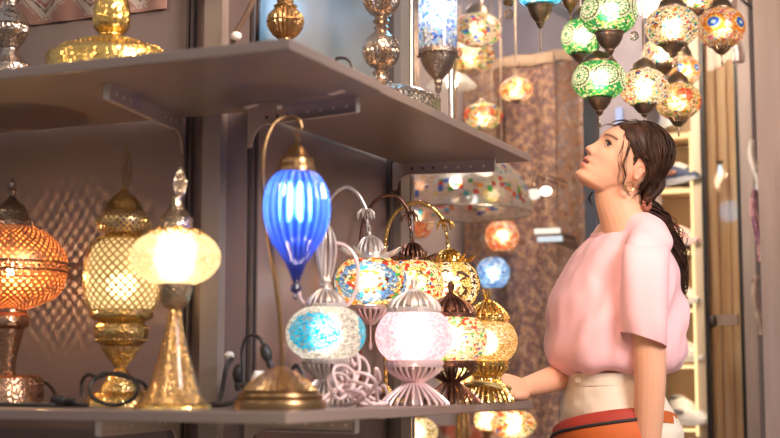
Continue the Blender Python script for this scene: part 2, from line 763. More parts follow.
def struct(name, mb, mat, smooth=False):
    return tag(mb.build(name, mat, None, smooth), kind='structure')


def X_at(px, Y, py=377):
    return onplane(px, py, 1, Y).x


def Z_at(px, py, Y):
    return onplane(px, py, 1, Y).z


M_ground = pbr('grey street paving', (0.14, 0.115, 0.10), 0.7, var=(3, (0.10, 0.085, 0.075), 0.3, 0.7))
struct('floor', MB().box((-6, -3, -0.05), (6, 9, 0)), M_ground)
struct('wall_left', MB().box((-4.5, YW, 0), (XW - .004, YW + 0.2, 2.7)), M_wall)
struct('wall_right', MB().box((XW - 0.2, YW + 0.03, 0), (XW - .0005, 3.52, ZUB)), M_wall)
struct('wall_right_upper', MB().box((XW - 0.2, YW + 0.03, ZUB), (XW, 3.52, 2.7)), M_wall_up)
# posts and slotted rails
xa, xb = X_at(199, YW - 0.03), X_at(217, YW - 0.03)
struct('trim_1', MB().box((xa, YW - 0.03, 0), (xb, YW, 2.7)), M_post)
xa, xb = X_at(181, YW - 0.012), X_at(188, YW - 0.012)
mb = MB()
w3 = (xb - xa) / 3
mb.box((xa, YW - 0.016, 0), (xa + w3, YW, 2.7)).box((xb - w3, YW - 0.016, 0), (xb, YW, 2.7)).box((xa + w3, YW - 0.005, 0), (xb - w3, YW, 2.7))
struct('trim_2', mb, M_slot)
mb = MB()
mb.box((XW, YW + 0.002, 0), (XW + 0.008, YW + 0.010, 2.7)).box((XW, YW + 0.024, 0), (XW + 0.008, YW + 0.032, 2.7)).box((XW, YW + 0.010, 0), (XW + 0.003, YW + 0.024, 2.7))
struct('trim_3', mb, M_slot)
mb = MB()
mb.box((XW, 3.47, 0), (XW + 0.012, 3.495, 2.7))
struct('trim_4', mb, M_slot)
struct('trim_5', MB().box((XW - 0.2, 3.52, 0), (XW + 0.022, 3.585, 2.7)), M_post)

# ------------------------------------------------------------------ shelf boards
LB_POLY = [(-3.6, Y0), (X0, Y0), (X0, YS), (XW + 0.004, YS), (XW + 0.004, YW - 0.032), (-3.6, YW - 0.032)]
SB_POLY = [(XW + 0.016, YS + 0.004), (X0 - 0.006, YS + 0.004), (X0 - 0.006, YE), (XW + 0.03, YE)]


def board(name, poly, lo, hi, label):
    o = MB().prism(poly, lo, hi).build(name, M_shelf, None, False)
    b = o.modifiers.new('b', 'BEVEL')
    b.width = 0.0025
    b.segments = 2
    return tag(o, label, 'shelf')


board('shelf_board', LB_POLY, ZUB, ZUT, 'upper grey shelf board along the left wall, its corner nearest the viewer')
board('shelf_board', SB_POLY, ZUB, ZUT, 'upper grey shelf board on the side wall, ending in front of the shop window')
board('shelf_board', LB_POLY, ZLB, ZLT, 'lower grey shelf board carrying the orange, gold and blue lamps')
board('shelf_board', SB_POLY, ZLB - 0.002, ZLT - 0.002, 'lower grey shelf board carrying the pink lamp, with the hand on its end')


def bracket(loc, rz, L, label, h=0.032, clips=(), flip=False, drop=0.08):
    """plate along local +x from the rail, hanging under the board"""
    t = thing('shelf_bracket', label, 'bracket', loc, 'shelf brackets', rz)
    pts = [(0, 0), (L, 0), (L, -h)]
    for k in range(9):
        a = PI / 2 * k / 8
        pts.append((0.012 + 0.042 * (1 - math.sin(a)), -h - (drop - h) * (1 - math.cos(a))))
    pts.append((0, -drop))
    M = Matrix.Rotation(PI / 2, 4, 'X')
    MB().prism(pts, -0.002, 0.002, 0, M).build('plate', M_bracket, t, False)
    # folded lip at the free end and along the lower edge
    lip = MB().box((L, -0.012, -h), (L + 0.0025, 0.002, 0)).box((0.06, -0.009, -h - 0.0015), (L, 0.002, -h))
    lip.build('lip', M_screw, t, False)
    for k, x in enumerate((0.055, 0.085, 0.115, L - 0.135, L - 0.1, L - 0.065, L - 0.03)):
        for s in (-1, 1):
            m = MB().lathe([(0.0042, -0.0008), (0.0036, 0.0008)], 12, 0, Matrix.Translation((x, 0.0022 * s, -h * 0.52)) @ Matrix.Rotation(PI / 2, 4, 'X'))
            m.build('screw', M_screw if k > 2 or s > 0 else M_hole, t)
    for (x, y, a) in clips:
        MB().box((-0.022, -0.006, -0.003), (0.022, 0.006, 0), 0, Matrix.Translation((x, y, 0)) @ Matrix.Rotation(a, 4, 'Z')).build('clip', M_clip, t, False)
    return t


ux = X_at(184, YW)
bracket((ux, YW - 0.017, ZUB), math.atan2(-.402, .071), 0.40, 'dark steel bracket under the upper shelf, left of the corner post')
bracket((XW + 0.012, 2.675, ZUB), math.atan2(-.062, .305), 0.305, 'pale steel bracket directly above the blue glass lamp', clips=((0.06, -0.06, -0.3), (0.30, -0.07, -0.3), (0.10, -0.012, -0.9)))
bracket((XW + 0.013, 3.482, ZUB), math.radians(10), 0.285, 'steel bracket under the far end of the upper shelf beside the shop window', drop=0.075)
bracket((ux, YW - 0.017, ZLB), math.atan2(-.402, .071), 0.40, 'steel bracket below the lower shelf under the pierced gold lamp', drop=0.075)
bracket((XW + 0.012, 2.675, ZLB), math.atan2(-.062, .305), 0.305, 'pale steel bracket below the lower shelf under the blue glass lamp', drop=0.075)

# small screw on the upper left panel
p = onplane(194, 36, 1, YW)
tag(MB().lathe([(0.006, 0), (0.005, -0.002), (0.002, -0.003)], 14, 0, Matrix.Translation((p.x, p.y + 0.001, p.z)) @ Matrix.Rotation(-PI / 2, 4, 'X')).build('panel_screw', M_screw), 'small bright screw head on the panel above the upper shelf', 'screw')

# ------------------------------------------------------------------ shop window with carpets
YG = 4.55
xg0, xg1 = X_at(400, YG) - 0.25, X_at(590, YG)
M_pane = pane_mat('shop window glass', 0.13, (0.97, 0.97, 0.97))
M_navy = pbr('dark blue grey frame', (0.075, 0.085, 0.11), 0.4, 0.3)
win = tag(MB().box((xg0, YG, 0.25), (xg1, YG + 0.008, 2.6)).build('window_1', M_pane, None, False), kind='structure')
struct('window_1_frame', MB().box((xg1, YG - 0.03, 0), (X_at(599, YG - 0.03), YG + 0.03, 2.7)).box((xg0, YG - 0.02, 0.15), (xg1, YG + 0.03, 0.25)), M_navy)
M_pink_refl = pbr('pale rose reflection tone', (0.62, 0.5, 0.46), 0.8, var=(4, (0.56, 0.45, 0.42), 0.3, 0.7))
M_lav = pbr('lavender grey plaster', (0.29, 0.26, 0.31), 0.8, var=(2.5, (0.22, 0.20, 0.25), 0.3, 0.7))
YB = 5.80
struct('wall_back', MB().box((X_at(330, YB), YB, 0), (X_at(640, YB), YB + 0.1, 3.2)), M_lav)
struct('trim_7', MB().box((X_at(400, YB) - .2, YB - 0.03, 0.3), (X_at(466, YB), YB - 0.005, Z_at(430, 10, YB))), M_pink_refl)  # pale panel standing in for bright reflections on the window glass
struct('trim_8', MB().box((xg0, YG + 0.05, 0.0), (xg1, YB - 0.05, 0.62)), pbr('window plinth', (0.40, 0.30, 0.25), 0.6))


def carpet_mat(name, cols, scale):
    m, nt, out, N, Lk = new_mat(name)
    tc = N('TexCoord')
    b = N('BsdfPrincipled')
    b.inputs['Roughness'].default_value = 0.95
    mp = N('Mapping')
    mp.inputs['Scale'].default_value = (scale, scale, scale * 0.8)
    Lk(tc.outputs['Object'], mp.inputs[0])
    v = N('TexVoronoi')
    v.inputs['Scale'].default_value = 4
    Lk(mp.outputs[0], v.inputs['Vector'])
    n = N('TexNoise')
    n.inputs['Scale'].default_value = 6
    n.inputs['Detail'].default_value = 6
    n.inputs['Distortion'].default_value = 1.4
    Lk(mp.outputs[0], n.inputs['Vector'])
    a = N('Math', operation='MULTIPLY_ADD')
    a.inputs[1].default_value = 0.30
    Lk(v.outputs['Distance'], a.inputs[0])
    s = N('Math', operation='MULTIPLY')
    s.inputs[1].default_value = 0.95
    Lk(n.outputs[0], s.inputs[0])
    Lk(s.outputs[0], a.inputs[2])
    r = N('ValToRGB')
    r.color_ramp.interpolation = 'LINEAR'
    el = r.color_ramp.elements
    k = len(cols)
    while len(el) < k:
        el.new(0.5)
    for i, c in enumerate(cols):
        el[i].position = 0.38 + 0.42 * i / (k - 1)
        el[i].color = (*c, 1)
    Lk(a.outputs[0], r.inputs[0])
    Lk(r.outputs[0], b.inputs['Base Color'])
    Lk(b.outputs[0], out.inputs[0])
    return m


def carpet(name, px0, px1, ytop, Y, mat, label, ph=0.0):
    ph += 0
    x0, x1 = X_at(px0, Y), X_at(px1, Y)
    zt = Z_at((px0 + px1) / 2, ytop, Y)
    zb = 0.66
    n, rws = 26, 12
    v, f = [], []
    for side in (0, 1):
        for j in range(rws + 1):
            for i in range(n + 1):
                u = i / n
                v.append((x0 + (x1 - x0) * u, Y + 0.010 * math.sin(u * 11 + ph) * (1 - 0.2 * j / rws) + side * 0.012, zt + 0.0 * u + (zb - zt) * j / rws))
    W = n + 1
    o = (rws + 1) * W
    for j in range(rws):
        for i in range(n):
            a = j * W + i
            f.append((a, a + W, a + W + 1, a + 1))
            f.append((o + a, o + a + 1, o + a + W + 1, o + a + W))
    for i in range(n):
        f.append((i, i + 1, o + i + 1, o + i))
        a = rws * W + i
        f.append((a, o + a, o + a + 1, a + 1))
    for j in range(rws):
        a = j * W
        f.append((a, o + a, o + a + W, a + W))
        a = j * W + n
        f.append((a, a + W, o + a + W, o + a))
    ob = MB().add(v, f).build(name, mat, None)
    tag(ob, label, 'carpet', 'carpets in the shop window')
    fr = MB()
    for i in range(70):
        u = (i + .5) / 70
        x = x0 + (x1 - x0) * u
        y = Y + 0.010 * math.sin(u * 11 + ph) - 0.006
        fr.tube([(x, y + 0.012, zt + 0.006), (x, y - 0.004, zt + 0.01), (x + random.uniform(-.004, .004), y - 0.008, zt - 0.028 - random.random() * 0.012)], 0.0028, 4)
    fo = fr.build('fringe', M_fringe, ob)
    fo['label'] = 'cream fringe along the top edge'
    return ob


M_fringe = pbr('cream wool fringe', (0.50, 0.36, 0.25), 0.9)
cA = carpet_mat('brown navy carpet', [(0.02, 0.015, 0.025), (0.17, 0.07, 0.035), (0.36, 0.17, 0.075), (0.09, 0.085, 0.13), (0.46, 0.31, 0.2)], 9.5)
cB = carpet_mat('rust beige carpet', [(0.035, 0.02, 0.02), (0.22, 0.09, 0.04), (0.11, 0.09, 0.13), (0.40, 0.2, 0.09), (0.46, 0.33, 0.24)], 10.5)
cC = carpet_mat('blue grey brown carpet', [(0.03, 0.025, 0.045), (0.14, 0.13, 0.19), (0.26, 0.12, 0.06), (0.34, 0.2, 0.11), (0.34, 0.31, 0.32)], 8)
carpet('carpet', 465, 513, 62, 5.66, cC, 'blue grey and brown carpet hanging in the shop window, beside the flower globes', 0.4)
carpet('carpet', 508, 558, 57, 5.56, cB, 'rust and beige carpet hanging in the middle of the shop window', 1.9)
carpet('carpet', 553, 602, 51, 5.66, cA, "brown and navy carpet hanging in the shop window behind the woman's face", 3.1)

# diagonal beam under the canopy above the carpets
p0, p1 = onplane(536, -6, 1, 5.3), onplane(600, 30, 1, 5.3)
mb = MB().tube([p0, p1], 0.03, 4)
struct('trim_9', mb, M_navy)

# spots and streaks reflected in the glass, built as small glowing things inside
M_hot = emit('white reflection glow', (1.0, 0.93, 0.82), 5.0)
M_dim = emit('pale reflection glow', (1.0, 0.88, 0.74), 1.6)
M_cool_glow = emit('bluish reflection glow', (0.86, 0.92, 1.0), 1.25)


def small_spot(px, py, Y, r, mat, label):
    c = onplane(px, py, 1, Y)
    t = thing('reflection_spot', label, 'spot lamp', c, 'small lamps in the shop window')
    MB().ball((0, 0, 0), (r * 1.25, r, r), 16, 10).build('bulb', mat, t)
    MB().lathe([(r * .5, r * .8), (r * .6, r * 1.3), (r * .35, r * 1.8)], 16).build('socket', M_cup, t)
    MB().tube([(0, 0, r * 1.8), (0, 0.03, r * 3.5), (0, 5.40 - Y, r * 3.6)], 0.003, 6).build('arm', M_cup, t)


small_spot(546, 191, 5.1, 0.019, M_hot, 'brighter of two small white lamps before the brown carpet')
small_spot(534, 194, 5.1, 0.022, M_dim, 'dimmer of two small white lamps before the brown carpet')
for (pa, pb, y0, y1, mt, lb) in ((535, 560, 229, 233, M_dim, 'thin warm light strip, upper of two in the shop window'), (538, 562, 237, 241, M_cool_glow, 'bluish white light strip, lower of two in the shop window')):
    a, b = onplane(pa, y0, 1, 5.2), onplane(pb, y1, 1, 5.2)
    t = thing('light_streak', lb, 'light', ((a.x + b.x) / 2, 5.2, (a.z + b.z) / 2))
    w, h = (b.x - a.x) / 2, abs(a.z - b.z) / 2
    MB().box((-w, -0.012, -h), (w, 0.006, h)).build('diffuser', mt, t, False)
    MB().box((-w - .004, 0.006, -h - .003), (w + .004, 0.018, h + .003)).box((-0.01, 0.018, -0.01), (0.01, 0.37, 0.01)).build('housing', M_cup, t, False)

# ================================================================== SHOE SHOP ON THE RIGHT
YD = 5.6
M_beige = pbr('beige display back', (0.62, 0.44, 0.28), 0.6, var=(3, (0.55, 0.38, 0.24), .3, .7))
M_lilac = pbr('pale lilac plaster', (0.20, 0.17, 0.195), 0.8, var=(3, (0.15, 0.13, 0.155), .3, .7))
M_cream = pbr('cream painted jamb', (0.80, 0.66, 0.50), 0.5)
M_blackf = pbr('black window frame', (0.015, 0.014, 0.016), 0.35)
M_wood = pbr('warm wood panel', (0.72, 0.40, 0.19), 0.5, var=(5, (0.85, 0.58, 0.36), .35, .65), stretch=(14, 14, 0.5))
M_pale = pbr('pale mauve column', (0.40, 0.325, 0.31), 0.7, var=(5, (0.29, 0.235, 0.225), .35, .7), stretch=(5, 5, .6))
M_taupe = pbr('taupe column paint', (0.27, 0.195, 0.165), 0.7, var=(4, (0.34, 0.25, 0.22), .35, .7), stretch=(5, 5, .5))
M_ledstrip = emit('yellow led strip', (1.0, 0.72, 0.34), 1.6)
M_shelfglass = pbr('display shelf board', (0.60, 0.42, 0.24), 0.4)

struct('wall_far', MB().box((X_at(590, 5.9), 5.9, 0), (X_at(760, 6.0) + 1.2, 6.1, 3.2)), M_beige)
struct('trim_10', MB().box((X_at(600, 5.45), 5.45, 0), (X_at(652, 5.45), 5.7, 3.2)), M_lilac)
# brown thin frame on the pilaster with a small blue plaque
a, b = onplane(606, 40, 1, 5.44), onplane(612, 60, 1, 5.44)
tag(MB().box((X_at(621, 5.44), 5.43, Z_at(621, 126, 5.44)), (X_at(628, 5.44), 5.45, Z_at(621, 108, 5.44))).build('wall_plaque', pbr('blue plaque', (0.16, 0.22, 0.42), .5), None, False), 'small blue plaque on the pale pilaster above her head', 'plaque')
xs0, xs1 = X_at(650, YD), X_at(698, YD)
shelf_rows = [187, 249, 307, 363, 426]
for k, y in enumerate([132] + shelf_rows):
    z = Z_at(680, y, YD)
    t = thing('display_shelf', ['topmost lit display shelf with a white shoe, right behind her hair', 'lit display shelf holding the navy sneaker', 'lit display shelf holding the pink sneaker', 'lit display shelf holding the cream sneaker', 'lit display shelf holding the grey and white sneaker', 'lowest lit display shelf holding the big white sneaker'][k], 'display shelf', (xs0, YD, z), 'lit shoe shelves')
    MB().box((0, 0, -0.012), (xs1 - xs0, 0.298, 0)).build('board', M_shelfglass, t, False)
    ld = bpy.data.lights.new('display_light', 'POINT')
    ld.energy = 0.55
    ld.color = (1.0, .78, .5)
    ld.shadow_soft_size = .03
    lo_ = bpy.data.objects.new('display_light', ld)
    COL.objects.link(lo_)
    lo_.location = ((xs0 + xs1) / 2 + .02, YD + .04, z - .05)
    MB().box((0, -0.008, -0.022), (xs1 - xs0, 0.012, -0.010)).build('led_strip', M_ledstrip, t, False)
struct('trim_11', MB().box((X_at(697, YD - .02), YD - 0.02, 0), (X_at(706, YD - .02), YD + 0.298, 3.2)), M_cream)
tag(MB().box((X_at(694.5, YD - .03), YD - 0.026, Z_at(690, 436, YD)), (X_at(697, YD - .03), YD - 0.018, Z_at(690, 133, YD))).build('led_strip', M_ledstrip, None, False), 'upright yellow light strip at the edge of the shoe display', 'light')
struct('window_2_frame', MB().box((X_at(706.5, 5.5), 5.5, 0), (X_at(710.5, 5.5), 5.56, 3.2)).box((X_at(742, 5.5), 5.5, 0), (X_at(745.5, 5.5), 5.56, 3.2)), M_blackf)
struct('window_2', MB().box((X_at(712, 5.55), 5.55, 0), (X_at(742, 5.55), 5.556, 3.2)), pane_mat('door glass', 0.015))
mb = MB()
for (a, b, dd) in ((711, 716, 0.03), (716, 722, 0.0), (722, 733, 0.02), (733, 738, 0.035), (738, 745, 0.01)):
    mb.box((X_at(a, 5.66), 5.66 + dd, 0), (X_at(b, 5.66), 5.75, 3.2))
struct('door_1', mb, M_wood)
# lock plate and knob on the wooden door
c = onplane(727, 320, 1, 5.54)
t = thing('door_lock', 'taupe lock plate with round dark knob across the glass door', 'lock', c)
MB().box((-0.05, -0.012, -0.022), (0.045, 0.008, 0.022)).build('plate', M_taupe, t, False)
MB().ball((-0.052, -0.02, -0.005), (0.016, 0.016, 0.026), 16, 10).build('knob', M_slot, t)
c = onplane(720, 170, 1, 5.61)
t = thing('mirrored_light', 'small oval bluish white lamp behind the door glass', 'lamp', c)  # mirrored light built as a small glowing oval behind the glass
MB().ball((0, 0, 0), (0.010, 0.01, 0.022), 16, 10).build('bulb', M_cool_glow, t)
MB().lathe([(0.012, 0.024), (0.014, 0.036)], 14).build('socket', M_cup, t)
struct('wall_far_right', MB().box((X_at(746, 5.5), 5.5, 0), (X_at(759, 5.5), 5.9, 3.2)), M_pale)
struct('trim_12', MB().box((X_at(764, 5.0), 5.0, 0), (X_at(764, 5.0) + 0.5, 5.4, 3.2)), M_taupe)
struct('trim_13', MB().box((X_at(757, 5.85), 5.85, 0), (X_at(757, 5.85) + 1.0, 5.95, 3.2)), pbr('bright white wall', (0.8, 0.76, 0.74), .7))


def scarf(px0, px1, y0, y1, Y, col, col2, label):
    x0, x1 = X_at(px0, Y), X_at(px1, Y)
    z1, z0 = Z_at(px0, y0, Y), Z_at(px0, y1, Y)
    rings = []
    for j in range(13):
        t_ = j / 12
        z = z1 + (z0 - z1) * t_
        w = (x1 - x0) / 2 * (0.55 + 0.45 * math.sin(PI * min(1, t_ * 1.2) * .7) + .05 * math.sin(7 * t_))
        cx = (x0 + x1) / 2 + 0.012 * math.sin(5 * t_ + px0)
        rings.append([(cx + w * math.cos(2 * PI * k / 20), Y + 0.03 * math.sin(2 * PI * k / 20) * (1 + .35 * math.cos(5 * 2 * PI * k / 20)), z) for k in range(20)])
    m = pbr('scarf cloth', col, .8, var=(26, col2, .42, .55))
    o = tag(MB().loft(rings).build('scarf', m), label, 'scarf', 'scarves hanging by the column')
    cx = (x0 + x1) / 2
    MB().tube([(cx, Y, z1 - .01), (cx + (.03 if px0 < 745 else -.06), 5.56, z1 - .01)], .006, 8).build('peg', M_blackf, o)
    return o


scarf(757.5, 766, 190, 262, 5.3, (0.72, 0.45, 0.50), (0.3, 0.14, 0.24), 'pink and plum patterned scarf hanging between the two columns')
scarf(757.5, 765, 140, 192, 5.32, (0.85, 0.82, 0.8), (0.6, 0.6, 0.62), 'white scarf hanging just above the pink patterned one')
scarf(738, 751, -10, 62, 5.3, (0.62, 0.55, 0.55), (0.40, 0.34, 0.36), 'pale scarf hanging at the top right beside the sun globe')
scarf(757, 764, 275, 335, 5.32, (0.70, 0.58, 0.53), (0.52, 0.42, 0.38), 'beige scarf hanging below the pink patterned one')


# ------------------------------------------------------------------ sneakers
def sneaker(px, py, Y, L, rz, cu, cs, ca, label, tilt=0.0):
    """toe along local +x, sole on z = 0"""
    base = onplane(px, py, 1, Y)
    t = thing('sneaker', label, 'sneaker', base, 'sneakers on display', rz)
    t.rotation_euler = (0, tilt, rz)
    mu = pbr('sneaker upper', cu, .7)
    ms = pbr('sneaker sole', cs, .6)
    ma = pbr('sneaker accent', ca, .7)

    def outline(u):
        return 0.16 * L * (0.78 + 0.22 * math.sin(PI * (u * 1.1 + .1))) * (1 if u < .85 else math.sqrt(max(0.02, 1 - ((u - .85) / .16) ** 2))) * (1 if u > .1 else math.sqrt(max(0.05, 1 - ((.1 - u) / .11) ** 2)))
    S, U = [], []
    N_ = 16
    for i in range(N_ + 1):
        u = i / N_
        x = (u - .5) * L
        w = outline(u)
        th = 0.10 * L * (1.15 - .4 * u) * (1 if u < .9 else .8)
        lift = 0.05 * L * max(0, u - .75) ** 2 * 10
        S.append([(x, w * 1.06 * math.cos(a), (th if math.sin(a) > 0 else 0) + lift * (1 if math.sin(a) <= 0 else .6)) for a in [2 * PI * k / 20 + .001 for k in range(20)]])
        h = L * (0.36 - .02 * u if u < .3 else 0.354 - .30 * (u - .3) if u < .62 else 0.258 - .36 * (u - .62) if u < .9 else 0.157 - .6 * (u - .9))
        h = max(h, th + .02 * L)
        U.append([(x, w * (0.98 if math.sin(a) < .2 else .98 - .45 * math.sin(a) * (1 if u < .75 else .7)) * math.cos(a), th * .8 + (h - th * .8) * max(0, math.sin(a)) ** .6) for a in [2 * PI * k / 20 for k in range(20)]])
    MB().loft(U).build('upper', mu, t)
    MB().loft(S).build('sole', ms, t)
    hp = MB().ball((-L * .30, 0, L * .345), (L * .15, L * .085, L * .03), 16, 8)
    hp.build('collar', ma, t)
    lc = MB()
    for k in range(5):
        x = (-.08 + .075 * k) * L
        z = L * (0.354 - .30 * (x / L + .5 - .3)) + .004
        lc.tube([(x, -L * .07, z - .012), (x + .004, 0, z), (x, L * .07, z - .012)], L * .012, 5)
    lc.build('laces', M_white, t)
    fl = MB()
    for s_ in (-1, 1):
        fl.ball((-.02 * L, s_ * L * .135, L * .17), (L * .16, L * .025, L * .035), 12, 8, 0, Matrix.Rotation(.0, 4, 'Z'))
    fl.build('side_flash', ma, t)


RZ = math.radians(-52)
wt = (0.85, 0.82, 0.78)
zsh = lambda y: y
sneaker(664, 131.5, 5.72, 0.26, RZ, (0.8, 0.8, 0.82), wt, (0.25, 0.35, 0.55), 'white sneaker on the topmost display shelf, just behind her hair')
sneaker(681, 186, 5.68, 0.30, RZ, (0.04, 0.06, 0.13), (0.5, 0.5, 0.55), (0.45, 0.2, 0.15), 'navy sneaker on the lit display shelf')
sneaker(683, 248, 5.68, 0.28, RZ, (0.85, 0.45, 0.44), (0.8, 0.62, 0.6), (0.7, 0.2, 0.2), 'pink sneaker on the lit display shelf')
sneaker(683, 306, 5.68, 0.28, RZ, (0.80, 0.71, 0.58), wt, (0.6, 0.5, 0.4), 'cream sneaker on the lit display shelf behind her hair')
sneaker(690, 362, 5.68, 0.26, RZ, (0.72, 0.68, 0.64), wt, (0.10, 0.10, 0.11), 'grey and white sneaker with a dark side stripe on the display shelf')
sneaker(689, 425, 5.66, 0.32, RZ, (0.88, 0.85, 0.82), wt, (0.36, 0.35, 0.36), 'big white sneaker on the lowest display shelf')
# white ceiling lamp above the shoe display
c = onplane(654, 9, 1, 5.2)
t = thing('ceiling_lamp', 'oval white ceiling lamp glowing behind the hanging mosaic lamps', 'lamp', c)
MB().lathe([(0.001, -0.03), (0.04, -0.026), (0.058, -0.01), (0.06, 0.01)], 24).build('diffuser', emit('ceiling lamp glass', (1, .93, .8), 3.0), t)
MB().lathe([(0.062, 0.01), (0.062, 0.03), (0.02, 0.05), (0.01, 0.7)], 24).build('housing', M_cream, t)

# ================================================================== LAMPS
class Px:
    """reads widths and heights of a thing standing on a vertical axis off picture pixels"""

    def __init__(s, px, Y, z0=None, py0=None, row=300):
        p = onplane(px, row, 1, Y)
        s.x, s.y = p.x, Y
        if z0 is None:
            z0 = zon(s.x, s.y, py0)
        s.z0 = z0
        s.k = depth_of((s.x, s.y, z0)) / F
        s.px = px

    def z(s, py):
        return zon(s.x, s.y, py) - s.z0

    def prof(s, pts, floor=True):
        out = []
        for hw, py in pts:
            z = s.z(py)
            if floor:
                z = max(z, 0.0)
            out.append((max(hw * s.k, 0.0003), z))
        if out[0][1] > out[-1][1]:
            out = out[::-1]
        return out

    def at(s, px, py, dy=0.0):
        """local point shown at a pixel, in the upright plane through the axis facing the viewer"""
        d = (px - s.px) * s.k
        x, y = RT.x * d + FH.x * dy, RT.y * d + FH.y * dy
        return (x, y, zon(s.x + x, s.y + y, py) - s.z0)

    @property
    def loc(s):
        return (s.x, s.y, s.z0)


def bulb(root, z, r, col, power, name='bulb'):
    return MB().ball((0, 0, z), r, 12, 8).build(name, bulb_mat(col, power), root)


WARM = (1.0, 0.62, 0.28)
WARMW = (1.0, 0.78, 0.50)
WHITE = (1.0, 0.90, 0.78)


def leaf_finial(p, root, y0, y1, hw, mat, dx=0):
    """pointed openwork leaf standing on the cap"""
    mb = MB()
    z0, z1 = p.z(y1), p.z(y0)
    w = hw * p.k
    for s in (-1, 1):
        pts = [(RT.x * s * w * math.sin(PI * t ** .8) + RT.x * dx * p.k, RT.y * s * w * math.sin(PI * t ** .8) + RT.y * dx * p.k, z0 + (z1 - z0) * t) for t in [i / 14 for i in range(15)]]
        mb.tube(pts, w * .2, 6)
    mb.tube([(RT.x * dx * p.k, RT.y * dx * p.k, z0), (RT.x * dx * p.k, RT.y * dx * p.k, z1)], w * .16, 6)
    for i in range(2, 12):
        t = i / 13
        ww = w * math.sin(PI * t ** .8)
        for s in (-1, 1):
            zz = z0 + (z1 - z0) * t
            mb.tube([(RT.x * dx * p.k, RT.y * dx * p.k, zz), (RT.x * (s * ww + dx * p.k), RT.y * (s * ww + dx * p.k), zz + (z1 - z0) * .07)], w * .12, 5)
            mb.ball((RT.x * (s * ww * .5 + dx * p.k), RT.y * (s * ww * .5 + dx * p.k), zz + (z1 - z0) * .02), w * .22, 6, 5)
    return mb.build('finial', mat, root)


# ------------------------------------------------------------------ orange pierced lamp (left edge)
p = Px(9, 2.50, ZLT)
t = thing('table_lamp', 'orange pierced metal globe lamp at the left end of the lower shelf', 'lamp', p.loc)
MB().lathe(p.prof([(37, 410), (37, 391), (36, 389), (35, 378), (32, 375), (10, 374), (8, 371), (9, 360), (12, 345), (15.5, 332), (16, 329)]), 48).ring(35.5 * p.k, 1.6 * p.k, p.z(391)).beads(35.5 * p.k, 1.2 * p.k, p.z(384), 60).build('base', M_copper, t)
MB().lathe(p.prof([(16, 329), (20, 326), (21, 321), (20, 316), (17, 313), (17, 309)]), 48, rib=44, ribamp=.04).build('neck', M_copper, t)
pr = p.prof([(19, 309), (32, 304), (46, 297), (54, 286), (57, 272), (57, 262), (53, 250), (43, 238), (31, 230), (22, 226)])
Mop = pierced_mat('orange pierced copper', (0.95, 0.40, 0.16), 44, 1.0, 0.62, .4)
MB().lathe(smooth_prof(pr, 5), 96, cap=False).build('shade', Mop, t, True, 80)
MB().ring(57.6 * p.k, 1.5 * p.k, p.z(272)).ring(57.6 * p.k, 1.5 * p.k, p.z(264)).beads(57.8 * p.k, 1.6 * p.k, p.z(268), 64).build('band', M_copper, t)
MB().lathe(p.prof([(22, 227), (21, 224), (19, 219), (17, 216), (16, 211), (12, 205), (6, 200), (3, 196), (5, 191), (2.5, 187), (3, 183), (.6, 178)]), 40).beads(20.5 * p.k, 1.6 * p.k, p.z(223), 26).build('cap', M_silver, t)
bulb(t, p.z(272), 0.008, WARM, 2600)

# ------------------------------------------------------------------ pale gold pierced lamp
p = Px(122, 2.53, ZLT)
t = thing('table_lamp', 'tall pale gold lamp of pierced diamond lattice with a leaf finial', 'lamp', p.loc)
MB().lathe(p.prof([(36, 410), (35, 402), (28, 393), (21, 391), (19, 386), (13, 377), (8, 371), (5, 368)]), 48, rib=40, ribamp=.03).build('base', M_gold, t)
MB().lathe(p.prof([(5, 368), (8, 364), (13, 358), (18, 350), (19, 347)]), 48, rib=26, ribamp=.06).build('fluted_cup', M_gold, t)
Mg1 = pierced_mat('gold pierced sheet', (0.80, 0.58, 0.25), 30, 1.0, 0.55, .3)
MB().lathe(smooth_prof(p.prof([(19, 346), (24, 342), (27, 334), (26, 327), (23, 322)]), 5), 64).beads(26.5 * p.k, 1.3 * p.k, p.z(328), 40).beads(25 * p.k, 1.3 * p.k, p.z(340), 40).build('lower_bulge', Mg1 if False else M_gold, t)
MB().lathe(p.prof([(23, 322), (26, 321), (31, 318), (32, 315), (31, 312)]), 48).build('rim', M_gold, t)
Mgl = pierced_mat('gold diamond lattice', (0.42, 0.28, 0.10), 28, 1.0, 0.50, .35)
MB().lathe(smooth_prof(p.prof([(31, 312), (36, 303), (39, 288), (39, 270), (37, 255), (33, 245), (25, 238)]), 5), 96, cap=False).build('shade', Mgl, t, True, 80)
MB().lathe(smooth_prof(p.prof([(29, 309), (33.5, 301), (36.5, 288), (36.5, 270), (34.5, 257), (30, 247), (22, 240)]), 4), 48, cap=False).build('liner', shade_mat('pale cream liner', (0.95, 0.84, 0.56), .0, .03, fwd=.3, frough=.6), t, True, 80)
MB().lathe(p.prof([(27, 239), (20, 236), (18, 234)]), 40).beads(24 * p.k, 1.1 * p.k, p.z(238), 40).build('shoulder', M_gold, t)
MB().lathe(smooth_prof(p.prof([(18, 234), (24, 231), (27, 224), (26, 217), (20, 211)]), 5), 64).beads(26.8 * p.k, 1.5 * p.k, p.z(224), 22).build('upper_bulge', pierced_mat('gold pierced bulge', (0.8, 0.58, 0.26), 26, 1.0, .55, .3), t)
MB().lathe(p.prof([(20, 211), (17, 208), (16, 203), (11, 197), (5, 192), (2, 188)]), 48, rib=30, ribamp=.04).build('cap', M_gold, t)
leaf_finial(p, t, 147, 190, 5.5, M_brass, 2)
bulb(t, p.z(285), 0.022, WARMW, 42)

